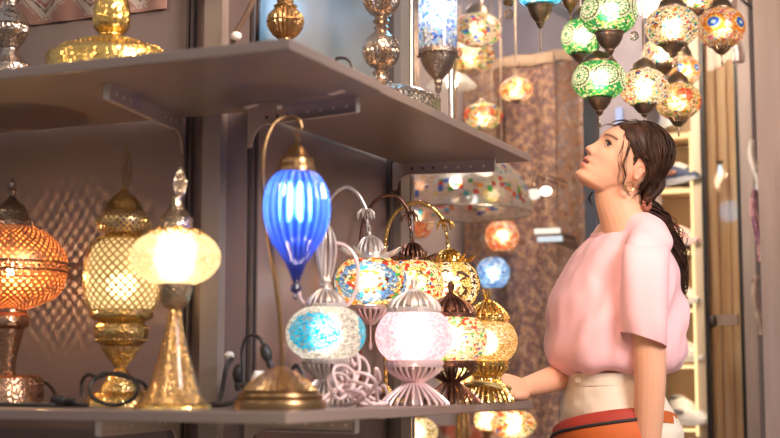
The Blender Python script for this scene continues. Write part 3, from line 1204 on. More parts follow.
# ------------------------------------------------------------------ gold crackle glass lamp
p = Px(175, 2.34, ZLT)
t = thing('table_lamp', 'gold crackle glass lamp with a glowing globe and flared trumpet base', 'lamp', p.loc)
M_crk = pbr('gold crackle glass tiles', (0.72, 0.42, 0.14), 0.10, 0.9, bump=('voronoi', 210, .9), coat=.6)
MB().lathe(smooth_prof(p.prof([(37, 406), (33, 401), (27, 390), (21, 372), (15, 352), (10, 332), (7.5, 318), (7, 309)]), 6), 64).build('base', M_crk, t)
MB().lathe(p.prof([(40, 415), (40, 408), (38, 404.5), (35, 403)]), 64).build('foot_rim', M_golds, t)
MB().lathe(p.prof([(7, 309), (10, 307), (15, 300), (16, 294), (17.5, 290), (18, 283)]), 48, rib=18, ribamp=.02).build('collar', M_palegold, t)
shell('shade', p.prof(oval(45.5, 230, 284.5, .42, .42)), lambda s: pick(len(s), [(0.97, 0.84, 0.60), (0.95, 0.78, 0.5), (0.98, 0.9, 0.7)]), 900, t, shade_mat('cream crackle glass', None, .0, .08, .08, (120, .3), .2, .5, .6), grout=0.10, gcol=(.75, .52, .3))
MB().lathe(p.prof([(19, 232), (17, 230), (16.5, 222), (17, 219), (12, 213), (8, 208), (5, 202), (5, 198), (2, 196)]), 40).beads(18.5 * p.k, 1.7 * p.k, p.z(231), 22).build('cap', M_palegold, t)
cr = MB()
for k in range(13):
    a0, a1 = 2 * PI * k / 13, 2 * PI * (k + 1) / 13
    am = (a0 + a1) / 2
    R1, R2 = 26 * p.k, 34 * p.k
    cr.tube(smooth_path([(R1 * math.cos(a0), R1 * math.sin(a0), p.z(231)), (R2 * math.cos(am), R2 * math.sin(am), p.z(237)), (R1 * math.cos(a1), R1 * math.sin(a1), p.z(231))], 5), .8 * p.k, 5)
cr.ring(24 * p.k, 1 * p.k, p.z(230.5))
cr.build('filigree_collar', M_golds, t)
leaf_finial(p, t, 168, 197, 6, M_palegold, 3)
bulb(t, p.z(256), 0.024, WARMW, 46)

# ------------------------------------------------------------------ blue swan neck lamp
p = Px(281, 2.37, ZLT)
t = thing('swan_neck_lamp', 'brass swan neck lamp with a hanging ribbed cobalt blue glass drop', 'lamp', p.loc)
MB().lathe(p.prof([(46, 412), (46.5, 403), (45, 400), (42, 399), (43, 396), (42, 393.5), (38, 393), (38.5, 391), (36, 390)]), 64).build('base', M_brasss, t)
MB().lathe(smooth_prof(p.prof([(36, 390), (32, 385), (24, 378), (17, 373), (10, 369), (5, 366)]), 5), 72, rib=36, ribamp=.05).build('fluted_dome', M_brass, t)
neck = smooth_path([p.at(283, 369), p.at(282, 340), p.at(277, 290), p.at(268, 235), p.at(262, 185), p.at(262.5, 150), p.at(270, 126, .01), p.at(283, 117, .02), p.at(296, 119, .02), p.at(300, 128, .02)], 7)
MB().tube(neck, 2.4 * p.k, 10).build('neck', M_brasss, t)
hx = p.at(296, 200)
c = (hx[0], hx[1])
MB().ring(2.3 * p.k, .8 * p.k, 0, seg=14, sub=6, M=Matrix.Translation((c[0], c[1], p.z(130))) @ Matrix.Rotation(PI / 2, 4, 'X')).ring(2.3 * p.k, .8 * p.k, 0, seg=14, sub=6, M=Matrix.Translation((c[0], c[1], p.z(135))) @ Matrix.Rotation(PI / 2, 4, 'Y')).ring(2.3 * p.k, .8 * p.k, 0, seg=14, sub=6, M=Matrix.Translation((c[0], c[1], p.z(140))) @ Matrix.Rotation(PI / 2, 4, 'X')).build('chain', M_brasss, t)
MB().lathe(p.prof([(19.5, 173), (19.5, 168), (18, 166), (17.5, 160), (12, 156), (10, 150), (6, 146), (2, 142)]), 48, c=c).build('cap', M_brasss, t)
M_blue = shade_mat('cobalt blue glass', None, .04, .18, .05, None, .12, .6, .36)
gl = smooth_prof(p.prof([(.6, 300), (2, 297), (1.6, 293), (5, 291), (5.5, 288), (4.5, 285), (3, 283), (4.5, 279), (7, 271), (11, 262), (18, 251), (26, 238), (31, 223), (32.5, 208), (31, 194), (26, 181), (18, 171)]), 5)
bm_ = MB().lathe(gl, 176, c=c, rib=22, ribamp=.06, ribz=(p.z(275), p.z(173)), cap=False)
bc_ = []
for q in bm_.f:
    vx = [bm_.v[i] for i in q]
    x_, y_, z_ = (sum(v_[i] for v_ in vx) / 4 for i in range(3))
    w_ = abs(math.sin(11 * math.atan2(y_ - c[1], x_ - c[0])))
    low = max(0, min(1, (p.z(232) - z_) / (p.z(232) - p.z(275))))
    a_ = (.11, .26, .96) if w_ > .85 else (.035, .12, .86) if w_ > .3 else (.015, .055, .58)  # bright and dark rib lines painted in as stripes, darker low down
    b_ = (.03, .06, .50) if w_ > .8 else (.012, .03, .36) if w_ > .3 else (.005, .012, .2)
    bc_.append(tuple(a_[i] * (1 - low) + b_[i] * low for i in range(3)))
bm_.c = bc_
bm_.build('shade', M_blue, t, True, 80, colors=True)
MB().ball((c[0], c[1], p.z(203)), (0.019, 0.019, 0.034), 14, 10).build('bulb', bulb_mat((0.80, 0.90, 1.0), 75), t)
MB().lathe([(0.012, p.z(186)), (0.012, p.z(172))], 16, c=c).build('socket', M_white, t)


# ------------------------------------------------------------------ wire-foot mosaic lamps
def wire_skirt(mb, p, prof, n, r, c=(0, 0), twist=0.0):
    pr = smooth_prof(p.prof(prof), 5)
    zs = [z for _, z in pr]
    for k in range(n):
        a = 2 * PI * k / n
        pts = []
        for (R, z) in pr:
            w = a + twist * (z - zs[0])
            pts.append((c[0] + R * math.cos(w), c[1] + R * math.sin(w), z))
        mb.tube(pts, r, 6)
    return mb


def wire_base(p, root, collar, waist, foot, mat, n=26, wr=1.25):
    """collar=(y0,y1,hw) waist=(y,hw) foot=(y,hw)"""
    y0, y1, hw = collar
    yw, ww = waist
    yf, wf = foot
    mb = MB()
    wire_skirt(mb, p, [(hw * .95, y1), (hw * .9, y1 + (yw - y1) * .25), (hw * .62, y1 + (yw - y1) * .65), (ww, yw)], n, wr * p.k)
    wire_skirt(mb, p, [(ww, yw), (ww + (wf - ww) * .35, yw + (yf - yw) * .3), (ww + (wf - ww) * .75, yw + (yf - yw) * .66), (wf, yf - 1), (wf, yf + 6)], n, wr * p.k)
    mb.lathe(p.prof([(ww * .9, yw + 2.5), (ww * 1.15, yw), (ww * .9, yw - 2.5)]), 24)
    mb.build('base', mat, root)
    cb = MB().lathe(p.prof([(hw * .6, y1 + 1), (hw * .98, y1), (hw, y1 - 1), (hw, y0 + 1), (hw * .9, y0)]), 48)
    cb.beads(hw * p.k, 1.2 * p.k, p.z((y0 + y1) / 2), 26)
    cb.build('collar', mat, root)
    # inner stem that carries the globe
    MB().lathe(p.prof([(ww * .6, yf + 8), (ww * .6, y0)]), 16).build('stem', mat, root)


def wire_cap(p, root, apex, rim, hw, mat, n=20, wr=1.2, tip=None, c=(0, 0)):
    mb = MB()
    wire_skirt(mb, p, [(hw, rim - 3), (hw * .86, rim - (rim - apex) * .45), (hw * .55, rim - (rim - apex) * .75), (hw * .16, apex)], n, wr * p.k, c)
    mb.lathe(p.prof([(hw * .95, rim + 2), (hw, rim + 1), (hw, rim - 4), (hw * .9, rim - 5)]), 40, c=c)
    mb.beads(hw * p.k, 1.2 * p.k, p.z(rim - 1.5), 24, c)
    mb.lathe(p.prof([(hw * .75, rim - 6), (hw * .55, rim - (rim - apex) * .66), (hw * .12, apex)]), 24, c=c)
    if tip:
        mb.lathe(p.prof([(hw * .14, apex + 1), (hw * .2, apex - 1.5), (hw * .1, apex - 3), (hw * .16, tip + 5), (hw * .03, tip)]), 14, c=c)
    return mb.build('cap', mat, root)


# pink
p = Px(414, 2.93, ZLT - .002)
t = thing('table_lamp', 'glowing pink mosaic globe lamp on a rose coloured wire foot', 'lamp', p.loc, 'wire foot mosaic lamps')
wire_base(p, t, (360, 367, 29), (382, 8), (404, 34), M_pinkwire)
shell('shade', p.prof(oval(39, 311, 361.5, .62, .62)), pat_pink, 2600, t, grout=.14, gcol=(.8, .5, .52))
wire_cap(p, t, 290, 312, 27, M_silvers, tip=276)
bulb(t, p.z(336), 0.023, (1.0, 0.84, 0.80), 36)
# dark bronze with coloured dots
p = Px(451, 3.10, ZLT - .002)
t = thing('table_lamp', 'white mosaic globe lamp with coloured dots on a dark bronze wire foot', 'lamp', p.loc, 'wire foot mosaic lamps')
wire_base(p, t, (360, 367, 26), (382, 7), (403, 29), M_bronze)
shell('shade', p.prof(oval(36.5, 316, 362, .62, .62)), pat_dots, 1500, t, gcol=(.3, .26, .2))
wire_cap(p, t, 296, 317, 25, M_bronze, tip=280)
bulb(t, p.z(338), 0.023, WARMW, 32)
# gold
p = Px(487, 3.30, ZLT - .002)
t = thing('table_lamp', 'amber crackle globe lamp on a gold wire foot, beside the resting hand', 'lamp', p.loc, 'wire foot mosaic lamps')
wire_base(p, t, (360, 366, 21), (381, 13), (402, 26), M_golds)
shell('shade', p.prof(oval(30.5, 320, 362, .6, .6)), pat_goldcrackle, 2600, t, shade_mat('amber crackle glass', None, .0, .14, .12, (220, .5), .35, .4, .35), grout=.12, gcol=(.4, .24, .08))
wire_cap(p, t, 301, 321, 22, M_golds)
lf = MB()
for k in range(7):
    a = 2 * PI * k / 7
    lf.tube([(0, 0, p.z(302)), (2.5 * p.k * math.cos(a), 2.5 * p.k * math.sin(a), p.z(297)), (5 * p.k * math.cos(a), 5 * p.k * math.sin(a), p.z(289))], [1.2 * p.k, 1.4 * p.k, .3 * p.k], 5)
lf.build('leaf_finial', M_golds, t)
bulb(t, p.z(342), 0.021, WARMW, 30)
cw = MB()
pts = []
for k in range(56):
    a = 2 * PI * k / 20
    R = (20 + 3 * math.sin(k * .9)) * p.k
    pts.append((R * math.cos(a), R * math.sin(a), p.z(386 + 5 * math.sin(k * .33) + k * .05)))
cw.tube(smooth_path(pts, 3), 1.5 * p.k, 6)
cd_ = cw.build('cord', pbr('olive gold cord', (0.42, 0.31, 0.12), .5), t)
cd_['label'] = 'olive cord wound around the foot'
# cyan disc lamp
p = Px(326, 2.74, ZLT - .002)
t = thing('table_lamp', 'clear mosaic globe lamp with a large cyan disc, in front of the tangled cords', 'lamp', p.loc, 'wire foot mosaic lamps')
wire_base(p, t, (358, 364, 24), (379, 9), (401, 29), M_silvers)
shell('shade', p.prof(oval(40.5, 307, 359, .5, .55)), pat_cyan_disc, 1900, t, grout=.13, gcol=(.36, .30, .26))
wire_cap(p, t, 288, 308, 20, M_silvers, 18)
bulb(t, p.z(333), 0.023, WHITE, 22)
# openwork vase above the cap
vb = MB()
wire_skirt(vb, p, [(3, 283), (6, 275), (9.5, 258), (10.5, 246), (8, 235), (3, 226), (2.5, 224)], 9, 1.1 * p.k)
vb.lathe(p.prof([(6, 289), (7, 286), (4, 284), (6, 281), (3, 278)]), 18)
vb.lathe(p.prof([(3, 226), (4.5, 223), (2.5, 220), (4, 216), (2, 212), (1, 208)]), 14)
vb.build('openwork_finial', M_silvers, t)
ar = MB()
ar.tube(smooth_path([p.at(335, 243), p.at(344, 245), p.at(353, 253), p.at(358, 266), p.at(357.5, 285), p.at(352, 300), p.at(347, 306)], 6), 1.9 * p.k, 8)
ar.tube(smooth_path([p.at(299, 290), p.at(300, 298), p.at(305, 304), p.at(312, 306)], 6), 1.9 * p.k, 8)
ar.build('cord_loop', M_pinkcord, t)


# ------------------------------------------------------------------ swan neck lamps with hanging mosaic globes
def swan(px, Y, label, arc, foot_px, globe, pattern, ntiles, mat, power, leaves, chain, dome, crown, tassel=None, bcol=WARMW, gcol=(.1, .07, .05)):
    p = Px(foot_px, Y, ZLT - .002)
    t = thing('swan_neck_lamp', label, 'lamp', p.loc, 'mosaic swan neck lamps')
    MB().lathe(p.prof([(22, 412), (22, 404), (20, 400), (12, 396), (6, 390), (3, 386)]), 40, rib=20, ribamp=.03).build('base', mat, t)
    MB().tube(smooth_path([p.at(*q) for q in arc], 7), 2.1 * p.k, 10).build('neck', mat, t)
    gx, gy, ghw, ghh = globe
    cc = p.at(gx, gy)
    c = (cc[0], cc[1])
    # leaves round the hook
    lx = p.at(*leaves)
    lb = MB()
    for k in range(7):
        a = 2 * PI * k / 7 + .3
        d = Vector((math.cos(a), math.sin(a), 0)) * p.k
        q = Vector(lx)
        lb.tube([q, q + d * 4 + Vector((0, 0, 1.5 * p.k)), q + d * 8 - Vector((0, 0, 2 * p.k)), q + d * 9 - Vector((0, 0, 8 * p.k))], [1.2 * p.k, 1.6 * p.k, 1.4 * p.k, .4 * p.k], 5)
    lb.build('leaf_hook', mat, t)
    ch = MB()
    y0, y1 = chain
    n = max(3, int((y1 - y0) / 5))
    top = Vector((lx[0], lx[1], p.z(y0)))
    for k in range(n):
        u = (k + .5) / n
        q = Vector((lx[0] + (c[0] - lx[0]) * u, lx[1] + (c[1] - lx[1]) * u, p.z(y0 + (y1 - y0) * u)))
        ch.ring(2.0 * p.k, .8 * p.k, 0, seg=12, sub=5, M=Matrix.Translation(q) @ Matrix.Rotation(PI / 2 * (k % 2), 4, 'Z') @ Matrix.Rotation(PI / 2, 4, 'X') @ Matrix.Diagonal((.8, 1.7, 1, 1)))
    ch.build('chain', mat, t)
    dy0, dy1, dhw = dome
    cb = MB()
    wire_skirt(cb, p, [(dhw, dy1), (dhw * .92, dy1 - (dy1 - dy0) * .4), (dhw * .6, dy1 - (dy1 - dy0) * .8), (dhw * .1, dy0)], 16, 1.1 * p.k, c)
    cb.lathe(p.prof([(dhw * .8, dy1), (dhw * .6, dy0 + (dy1 - dy0) * .4), (dhw * .1, dy0)]), 24, c=c)
    cy, chw = crown
    cb.lathe(p.prof([(chw * .85, cy + 4), (chw * .85, cy - 2), (dhw, cy - 3)]), 36, c=c)
    for k in range(11):
        a = 2 * PI * k / 11
        q = Vector((c[0], c[1], p.z(cy)))
        d = Vector((math.cos(a), math.sin(a), 0)) * p.k
        cb.tube([q + d * chw * .8, q + d * chw * 1.05 + Vector((0, 0, 2.5 * p.k)), q + d * chw * 1.35 + Vector((0, 0, 7 * p.k))], [2.4 * p.k, 2.2 * p.k, .3 * p.k], 6)
    cb.build('crown_cap', mat, t)
    pr = p.prof(oval(ghw, gy - ghh * .98, gy + ghh, .6, .58))
    o = shell('shade', pr, pattern, ntiles, t, gcol=gcol)
    o.location = (c[0], c[1], 0)
    MB().ball((c[0], c[1], p.z(gy)), 0.022, 12, 8).build('bulb', bulb_mat(bcol, power), t)
    if tassel:
        ty0, ty1, thw, tyend = tassel
        tb = MB()
        wire_skirt(tb, p, [(thw, ty0 + 3), (thw * .8, ty0 + (ty1 - ty0) * .5), (thw * .2, ty1)], 16, 1.2 * p.k, c)
        tb.lathe(p.prof([(thw * .9, ty0 + 4), (thw, ty0 + 3), (thw, ty0), (thw * .9, ty0 - 1)]), 30, c=c)
        tb.tube([(c[0], c[1], p.z(ty1)), (c[0], c[1], p.z(tyend - 6))], .8 * p.k, 6)
        tb.ball((c[0], c[1], p.z(tyend - 5)), (1.8 * p.k, 1.8 * p.k, 5 * p.k), 8, 8)
        tb.build('bottom_tassel', M_pinkwire, t)
    return t


swan(371, 3.02, 'silver swan neck lamp hanging a globe of blue and orange mosaic rings', [(322, 388), (321, 330), (321, 260), (323, 225), (327, 205), (335, 193), (346, 187), (357, 193), (364, 204), (367, 212)], 322,
     (371, 282, 37, 23), pat_rings, 900, M_silvers, 34, (366, 211), (214, 238), (236, 254, 14), (255, 24), (306, 324, 16, 351))
swan(413, 3.20, 'dark bronze swan neck lamp hanging a warm speckled mosaic globe', [(361, 388), (360, 330), (360, 260), (362, 228), (368, 211), (377, 200), (387, 195.5), (398, 197), (406, 206), (410, 214)], 361,
     (413, 285, 32, 24), pat_warm, 900, M_bronze, 34, (410, 214), (220, 244), (243, 258, 13), (260, 20))
swan(449, 3.36, 'gold swan neck lamp hanging an amber globe with dark lozenges', [(386, 388), (385, 330), (384, 262), (387, 231), (394, 215), (405, 206), (418, 202.5), (432, 207), (442, 217), (446, 223)], 386,
     (450, 285, 31, 22), pat_tribal, 1500, M_golds, 32, (446, 222), (226, 250), (249, 262, 13), (262, 21))

# ------------------------------------------------------------------ things on the upper shelf
p = Px(2, 2.50, ZUT)
t = thing('table_lamp', 'silver fluted lamp foot at the left end of the upper shelf', 'lamp', p.loc)
MB().lathe(p.prof([(30, 112), (28, 68), (22, 65), (14, 60), (9, 54), (8, 49)]), 48).build('base', M_silver, t)
MB().lathe(smooth_prof(p.prof([(8, 49), (12, 43), (17, 34), (18, 27)]), 4), 48, rib=26, ribamp=.05).lathe(p.prof([(18, 27), (19, 25), (18, 22), (13, 14), (8, 8), (7, 3), (9, -2), (7, -8), (7, -40)]), 48).build('stem', M_silver, t)
MB().lathe(smooth_prof(p.prof([(8, -38), (30, -42), (40, -60), (30, -80), (10, -88), (2, -100)]), 4), 48).build('shade', M_copper, t)

p = Px(105, 2.47, ZUT)
t = thing('table_lamp', 'bright gold lamp with a wide domed base on the upper shelf', 'lamp', p.loc)
MB().lathe(smooth_prof(p.prof([(64, 100), (64, 64), (62, 58), (52, 52), (34, 45), (20, 40), (13, 37), (12, 35)]), 4), 72).beads(51 * p.k, 1.4 * p.k, p.z(51), 60).ring(61.5 * p.k, 1.6 * p.k, p.z(58)).ring(35 * p.k, 1.2 * p.k, p.z(45)).build('base', M_golds, t)
MB().lathe(smooth_prof(p.prof([(11, 35), (16, 30), (18, 22), (18, 10), (17, 2), (12, -8), (8, -14), (9, -40)]), 4), 56, rib=24, ribamp=.03, ribz=(p.z(30), p.z(8))).build('stem', M_golds, t)
shell('shade', p.prof([(16, -38), (46, -46), (54, -66), (44, -88), (14, -98)]), pat_warm, 600, t, seg=64, rows=30)

p = Px(283, 2.72, ZUT)
t = thing('table_lamp', 'antique brass lamp foot with a fluted ball, above the blue glass lamp', 'lamp', p.loc)
MB().lathe(p.prof([(30, 108), (30, 66), (20, 60), (8, 46), (7, 39)]), 40).build('base', M_brass, t)
MB().lathe(smooth_prof(p.prof([(7, 39), (13, 34), (17.5, 26), (18, 22), (17, 16), (11, 9)]), 4), 48, rib=24, ribamp=.05).ring(18.3 * p.k, .9 * p.k, p.z(22)).build('ball', M_brass, t)
MB().lathe(p.prof([(11, 9), (12, 6), (8, 4), (9, 0), (10, -3), (6, -8), (6, -30), (14, -40), (22, -60), (10, -80), (2, -84)]), 40).build('stem', M_brass, t)

p = Px(381, 3.02, ZUT)
t = thing('table_lamp', 'silver candlestick lamp on a broad beaded foot at the end of the upper shelf', 'lamp', p.loc)
MB().lathe(p.prof([(60, 128), (60, 104), (57, 99), (44, 92.5), (28, 88), (12, 84), (9, 80)]), 72).beads(58.5 * p.k, 1.7 * p.k, p.z(101), 64).build('base', M_silver, t)
MB().lathe(p.prof([(8, 82), (7, 76), (9, 73), (6, 69), (12, 66)]), 40).lathe(smooth_prof(p.prof([(10, 67), (15, 62), (18, 54), (18, 51)]), 4), 48, rib=24, ribamp=.05).lathe(p.prof([(18.5, 51), (19, 48), (18, 45), (15, 39), (9, 34), (6, 31), (8, 28), (5, 25), (9, 22), (6, 18), (9, 15), (12, 14)]), 48).lathe(smooth_prof(p.prof([(10, 14), (15, 9), (18, 3), (18, 0)]), 4), 48, rib=24, ribamp=.05).lathe(p.prof([(18.5, 0), (18, -5), (10, -14), (7, -24), (7, -50)]), 40).build('stem', M_silver, t)
shell('shade', p.prof([(10, -48), (34, -54), (40, -72), (32, -92), (10, -98)]), pat_teal, 500, t, seg=64, rows=30)
bulb(t, p.z(-74), 0.02, (0.5, 0.85, 1.0), 60)

# kilim on the wall above the gold lamp
YK = YW - 0.008
x0, x1 = X_at(-40, YK), X_at(166, YK, 10)
zt, zb = Z_at(100, -120, YK), Z_at(80, 19, YK)
mb = MB()
nx, nz = 150, 84
zs_ = [zb + (zt - zb) * j / nz for j in range(nz + 1)]
v, f, cs = [], [], []
for j in range(nz + 1):
    for i in range(nx + 1):
        v.append((x0 + (x1 - x0) * i / nx, YK + 0.003 * math.sin(i * .25), zs_[j]))
cr_, rd_, dk_, pk_ = (0.52, 0.44, 0.37), (0.34, 0.13, 0.10), (0.16, 0.09, 0.08), (0.42, 0.24, 0.20)
for j in range(nz):
    for i in range(nx):
        a = j * (nx + 1) + i
        f.append((a, a + 1, a + nx + 2, a + nx + 1))
        s = (i - 4) % 36 - 18
        q = (j - 3) % 30 - 15
        m_ = abs(s) / 18 + abs(q) / 15
        c_ = cr_
        if j < 2 or i > nx - 3:
            c_ = pk_
        elif m_ < .28:
            c_ = dk_ if m_ < .14 else pk_
        elif .45 < m_ < .62:
            c_ = rd_
        elif .72 < m_ < .82:
            c_ = dk_
        elif m_ > 1.25:
            c_ = pk_
        elif m_ > 1.05 and (i + j) % 3 == 0:
            c_ = rd_
        cs.append(c_)
mb.add(v, f, 0, None, cs)
k_ = mb.build('kilim', attr_mat('woven kilim', .95, bump=('noise', 300, .3)), None, False, colors=True)
so = k_.modifiers.new('s', 'SOLIDIFY')
so.thickness = 0.006
tag(k_, 'cream and red kilim with diamond pattern hung above the upper shelf', 'rug')

# cable with white tag above the upper shelf
q0, q1 = onplane(233, 42, 1, 2.60), onplane(258, -12, 1, 2.62)
t = thing('hanging_cable', 'brown cable with a white tag rising from the upper shelf at the corner', 'cable', (q0.x, q0.y, ZUT))
o_ = Vector((q0.x, q0.y, ZUT))
MB().tube(smooth_path([(0, 0, 0.003), q0 + Vector((.0, 0, .0)) - o_, onplane(247, 14, 1, 2.61) - o_, q1 - o_], 6), 0.006, 8).build('cord', pbr('brown cable', (.12, .07, .045), .5), t)
pp = onplane(236, 36, 1, 2.59) - o_
MB().ball(pp, (0.013, 0.010, 0.010), 14, 8).build('tag', M_white, t)
q = [onplane(x_, y_, 1, 2.74) for x_, y_ in ((336, 63), (341, 58), (348, 60), (352, 68))]
q = [(X_at(336, 2.78), 2.78, ZUT + .004)] + q + [(X_at(353, 2.72), 2.72, ZUT + .004)]
tag(MB().tube(smooth_path(q, 6), 0.0035, 6).build('cable_loop', M_black), 'black cable loop peeping over the edge of the upper shelf', 'cable')


# ------------------------------------------------------------------ hanging lamps on the right
ZBEAM = 2.62


OVERLAYS = {pat_green: ov_green, pat_suns: ov_suns}


def pendant(label, px, Y, gy, hw, hh, pattern, nt_, power, cup=None, tail=None, cap=None, mat=None, bcol=WARMW, wirecup=False, group='hanging mosaic globe lamps', gcol=(.09, .07, .04), name='pendant_lamp', ztop=ZBEAM, seg=150, rows=76, transp=None):
    mat = mat or M_cup
    p = Px(px, Y, None, gy, row=max(0, gy))
    t = thing(name, label, 'lamp', p.loc, group)

    def P(pts):
        return p.prof(pts, False)
    pr = P(oval(hw, gy - hh, gy + hh, .46, .46))
    shell('shade', pr, pattern, nt_, t, seg=seg, rows=rows, gcol=gcol, overlay=OVERLAYS.get(pattern))
    bulb(t, 0, 0.020, bcol, power)
    if cup:
        y0, y1, chw = cup
        L_ = y1 - y0
        if wirecup:
            mb = MB()
            q = [(chw, y0), (chw * .9, y0 + L_ * .3), (chw * .55, y0 + L_ * .75), (chw * .15, y1)]
            for k in range(14):
                a = 2 * PI * k / 14
                mb.tube([(r * math.cos(a), r * math.sin(a), z) for r, z in smooth_prof(P(q), 4)], 1.0 * p.k, 5)
            mb.ring(chw * p.k, 1.3 * p.k, p.z(y0), seg=28, sub=6)
            mb.lathe(P([(chw * .5, y1 - L_ * .3), (chw * .12, y1)]), 16)
        else:
            mb = MB().lathe(P([(chw * .9, y0 - 1), (chw, y0), (chw, y0 + L_ * .1), (chw * .92, y0 + L_ * .14), (chw * .86, y0 + L_ * .34), (chw * .6, y0 + L_ * .58), (chw * .3, y0 + L_ * .74), (chw * .33, y0 + L_ * .8), (chw * .26, y0 + L_ * .84), (chw * .18, y0 + L_ * .95), (chw * .05, y1)]), 36)
        mb.build('bottom_cup', mat, t)
        if tail:
            tb = MB().tube([(0, 0, p.z(y1 - 2)), (0, 0, p.z(tail - 3))], .7 * p.k, 6)
            tb.ball((0, 0, p.z(tail - 2)), (1.3 * p.k, 1.3 * p.k, 3 * p.k), 8, 6)
            tb.build('finial', mat, t)
    if cap is None:
        cap = (gy - hh - 13, gy - hh + 2, hw * .55)
    y0, y1, chw = cap
    L_ = y1 - y0
    MB().lathe(P([(chw, y1), (chw, y1 - L_ * .15), (chw * .9, y1 - L_ * .2), (chw * .8, y1 - L_ * .5), (chw * .45, y1 - L_ * .8), (chw * .15, y0)]), 36).build('cap', mat, t)
    MB().tube([(0, 0, p.z(y0 + 1)), (0, 0, ztop - p.z0)], 0.0028, 6).build('cord', mat, t)
    return t


pendant('large green mosaic globe with a white star medallion, highest of the green lamps', 609, 3.84, 13, 28.5, 21, pat_green, 1500, 29, (31, 56, 15), 60)
pendant('green mosaic globe half hidden behind the largest green one', 581, 4.10, 38, 20, 18, pat_green, 1300, 27, (52, 66, 11), None)
pendant("lowest green mosaic globe, hanging just above the woman's forehead", 599, 3.92, 80, 27, 19, pat_green, 1500, 29, (96, 116, 13), 127, (50, 64, 18))
pendant('white speckled mosaic globe hanging right over her head', 644, 4.15, 88, 24.5, 18, pat_multi, 1300, 26, (103, 118, 12), 127, (57, 72, 14))
pendant('big white speckled mosaic globe hanging above the others, left of the sun globe', 672, 4.15, 27, 27, 19, pat_multi, 1400, 26, (41, 58, 13), 68)
pendant('white speckled mosaic globe partly hidden behind the big speckled one', 662, 4.45, 54, 20, 15, pat_multi, 1100, 24, (64, 78, 12), None)
pendant('speckled mosaic globe cut by the top edge of the picture', 694, 4.35, -5, 25, 17, pat_multi, 1100, 26, (8, 20, 11), None)
pendant('orange mosaic globe with blue sun eyes, rightmost of the hanging lamps', 721, 4.30, 28, 24, 19, pat_suns, 1500, 16, (40, 54, 11), 65, wirecup=True)
pendant('small orange sun globe between the speckled globes and the red flowered one', 685, 4.75, 71, 15, 14, pat_suns, 1200, 16, (82, 92, 7), None)
pendant('mosaic globe with red flowers in a wire cup, lowest of the right hand cluster', 678, 4.40, 101, 23, 17, pat_redflowers, 1400, 18, (112, 126, 11), 136, wirecup=True)
pendant('teal blue mosaic globe cut by the top edge, above the carpets', 540, 3.98, -6, 23, 13, pat_teal, 500, 40, (3, 29, 13.5), 50, bcol=(.6, .9, 1.0))
pendant('mosaic globe above a gold cup at the top edge, left of the green lamps', 570, 4.18, -18, 18, 16, pat_multi, 500, 18, (-2, 14, 9), 30, mat=M_brass)

# cylinder pendant
p = Px(438, 2.86, None, 50, row=50)
t = thing('pendant_lamp', 'blue mosaic cylinder lamp hanging in a hammered pewter cup', 'lamp', p.loc)


def pat_cyl(s):
    return s


mbp = p.prof([(19.3, 52), (19.3, -34)], False)
mb = MB().lathe([(mbp[0][0], mbp[0][1] + (mbp[1][1] - mbp[0][1]) * i / 90) for i in range(91)], 120, cap=False)
V = np.array(mb.v)
cen = V[np.array(mb.f)].mean(1)
R_ = mbp[0][0]
th = np.arctan2(cen[:, 1], cen[:, 0]) - AZ
uu = th * R_
zz = cen[:, 2]
ns = 1500
sd = np.stack([rng.uniform(-PI * R_, PI * R_, ns), rng.uniform(zz.min(), zz.max(), ns)], 1)
um = (uu + PI * R_) % (2 * PI * R_) - PI * R_
idx = np.zeros(len(zz), int)
gr = np.zeros(len(zz), bool)
for i in range(0, len(zz), 1500):
    d = np.hypot(um[i:i + 1500, None] - sd[None, :, 0], zz[i:i + 1500, None] - sd[None, :, 1])
    pt = np.partition(d, 1, axis=1)[:, :2]
    idx[i:i + 1500] = d.argmin(1)
    gr[i:i + 1500] = (pt[:, 1] - pt[:, 0]) < 0.0009
cc_ = pick(ns, [WH, LB, (0.05, 0.2, 0.8), (0.2, 0.5, 0.92), (0.03, 0.1, 0.55), (0.25, 0.65, 0.75)], [3.5, 3.5, 4.5, 3.5, 3, 1.5])
H_ = zz.max()
for (fu, fy, kind) in ((-0.35, 14, 0), (0.62, 29, 1), (-0.72, 38, 2), (0.75, 3, 0), (-0.1, -16, 1), (1.9, 20, 0), (2.9, 8, 1), (-2.1, 22, 1)):
    fz = p.z(fy)
    dd = np.hypot(sd[:, 0] - fu * R_, sd[:, 1] - fz)
    ang = np.arctan2(sd[:, 1] - fz, sd[:, 0] - fu * R_)
    rr = 0.016 * (0.75 + 0.3 * np.cos(6 * ang))
    cc_[dd < rr] = [(0.04, 0.10, 0.75), (0.06, 0.22, 0.85), (0.24, 0.22, 0.2)][kind]
    cc_[dd < 0.004] = WH
cf = cc_[idx]
cf[gr] = (0.5, 0.5, 0.5)
band = zz < p.z(48)
cf[band] = np.where((np.floor(um[band] / 0.007) % 2 == 0)[:, None], (0.85, 0.8, 0.75), (0.25, 0.2, 0.3))
mb.c = [tuple(x) for x in cf]
mb.build('shade', M_mosaic, t, True, 60, colors=True)
MB().ball((0, 0, p.z(8)), (0.018, 0.018, 0.05), 12, 10).build('bulb', bulb_mat(WHITE, 13), t)
M_ = MB().lathe(p.prof([(.8, 98), (1.6, 96), (1.2, 94), (3, 91), (3.6, 88), (2.5, 86), (4.5, 83), (4, 80), (8, 76), (13, 70), (17, 61), (18, 55), (20, 54), (20, 51), (19, 50)], False), 48)
M_.beads(19.5 * p.k, 1.0 * p.k, p.z(55), 26)
for s in (-1, 1):
    M_.ball((RT.x * s * 20 * p.k, RT.y * s * 20 * p.k, p.z(57)), 1.6 * p.k, 8, 6)
M_.build('bottom_cup', M_pewter, t)
MB().lathe(p.prof([(20, -33), (20, -37), (14, -46), (6, -56), (2, -60)], False), 40).build('cap', M_pewter, t)
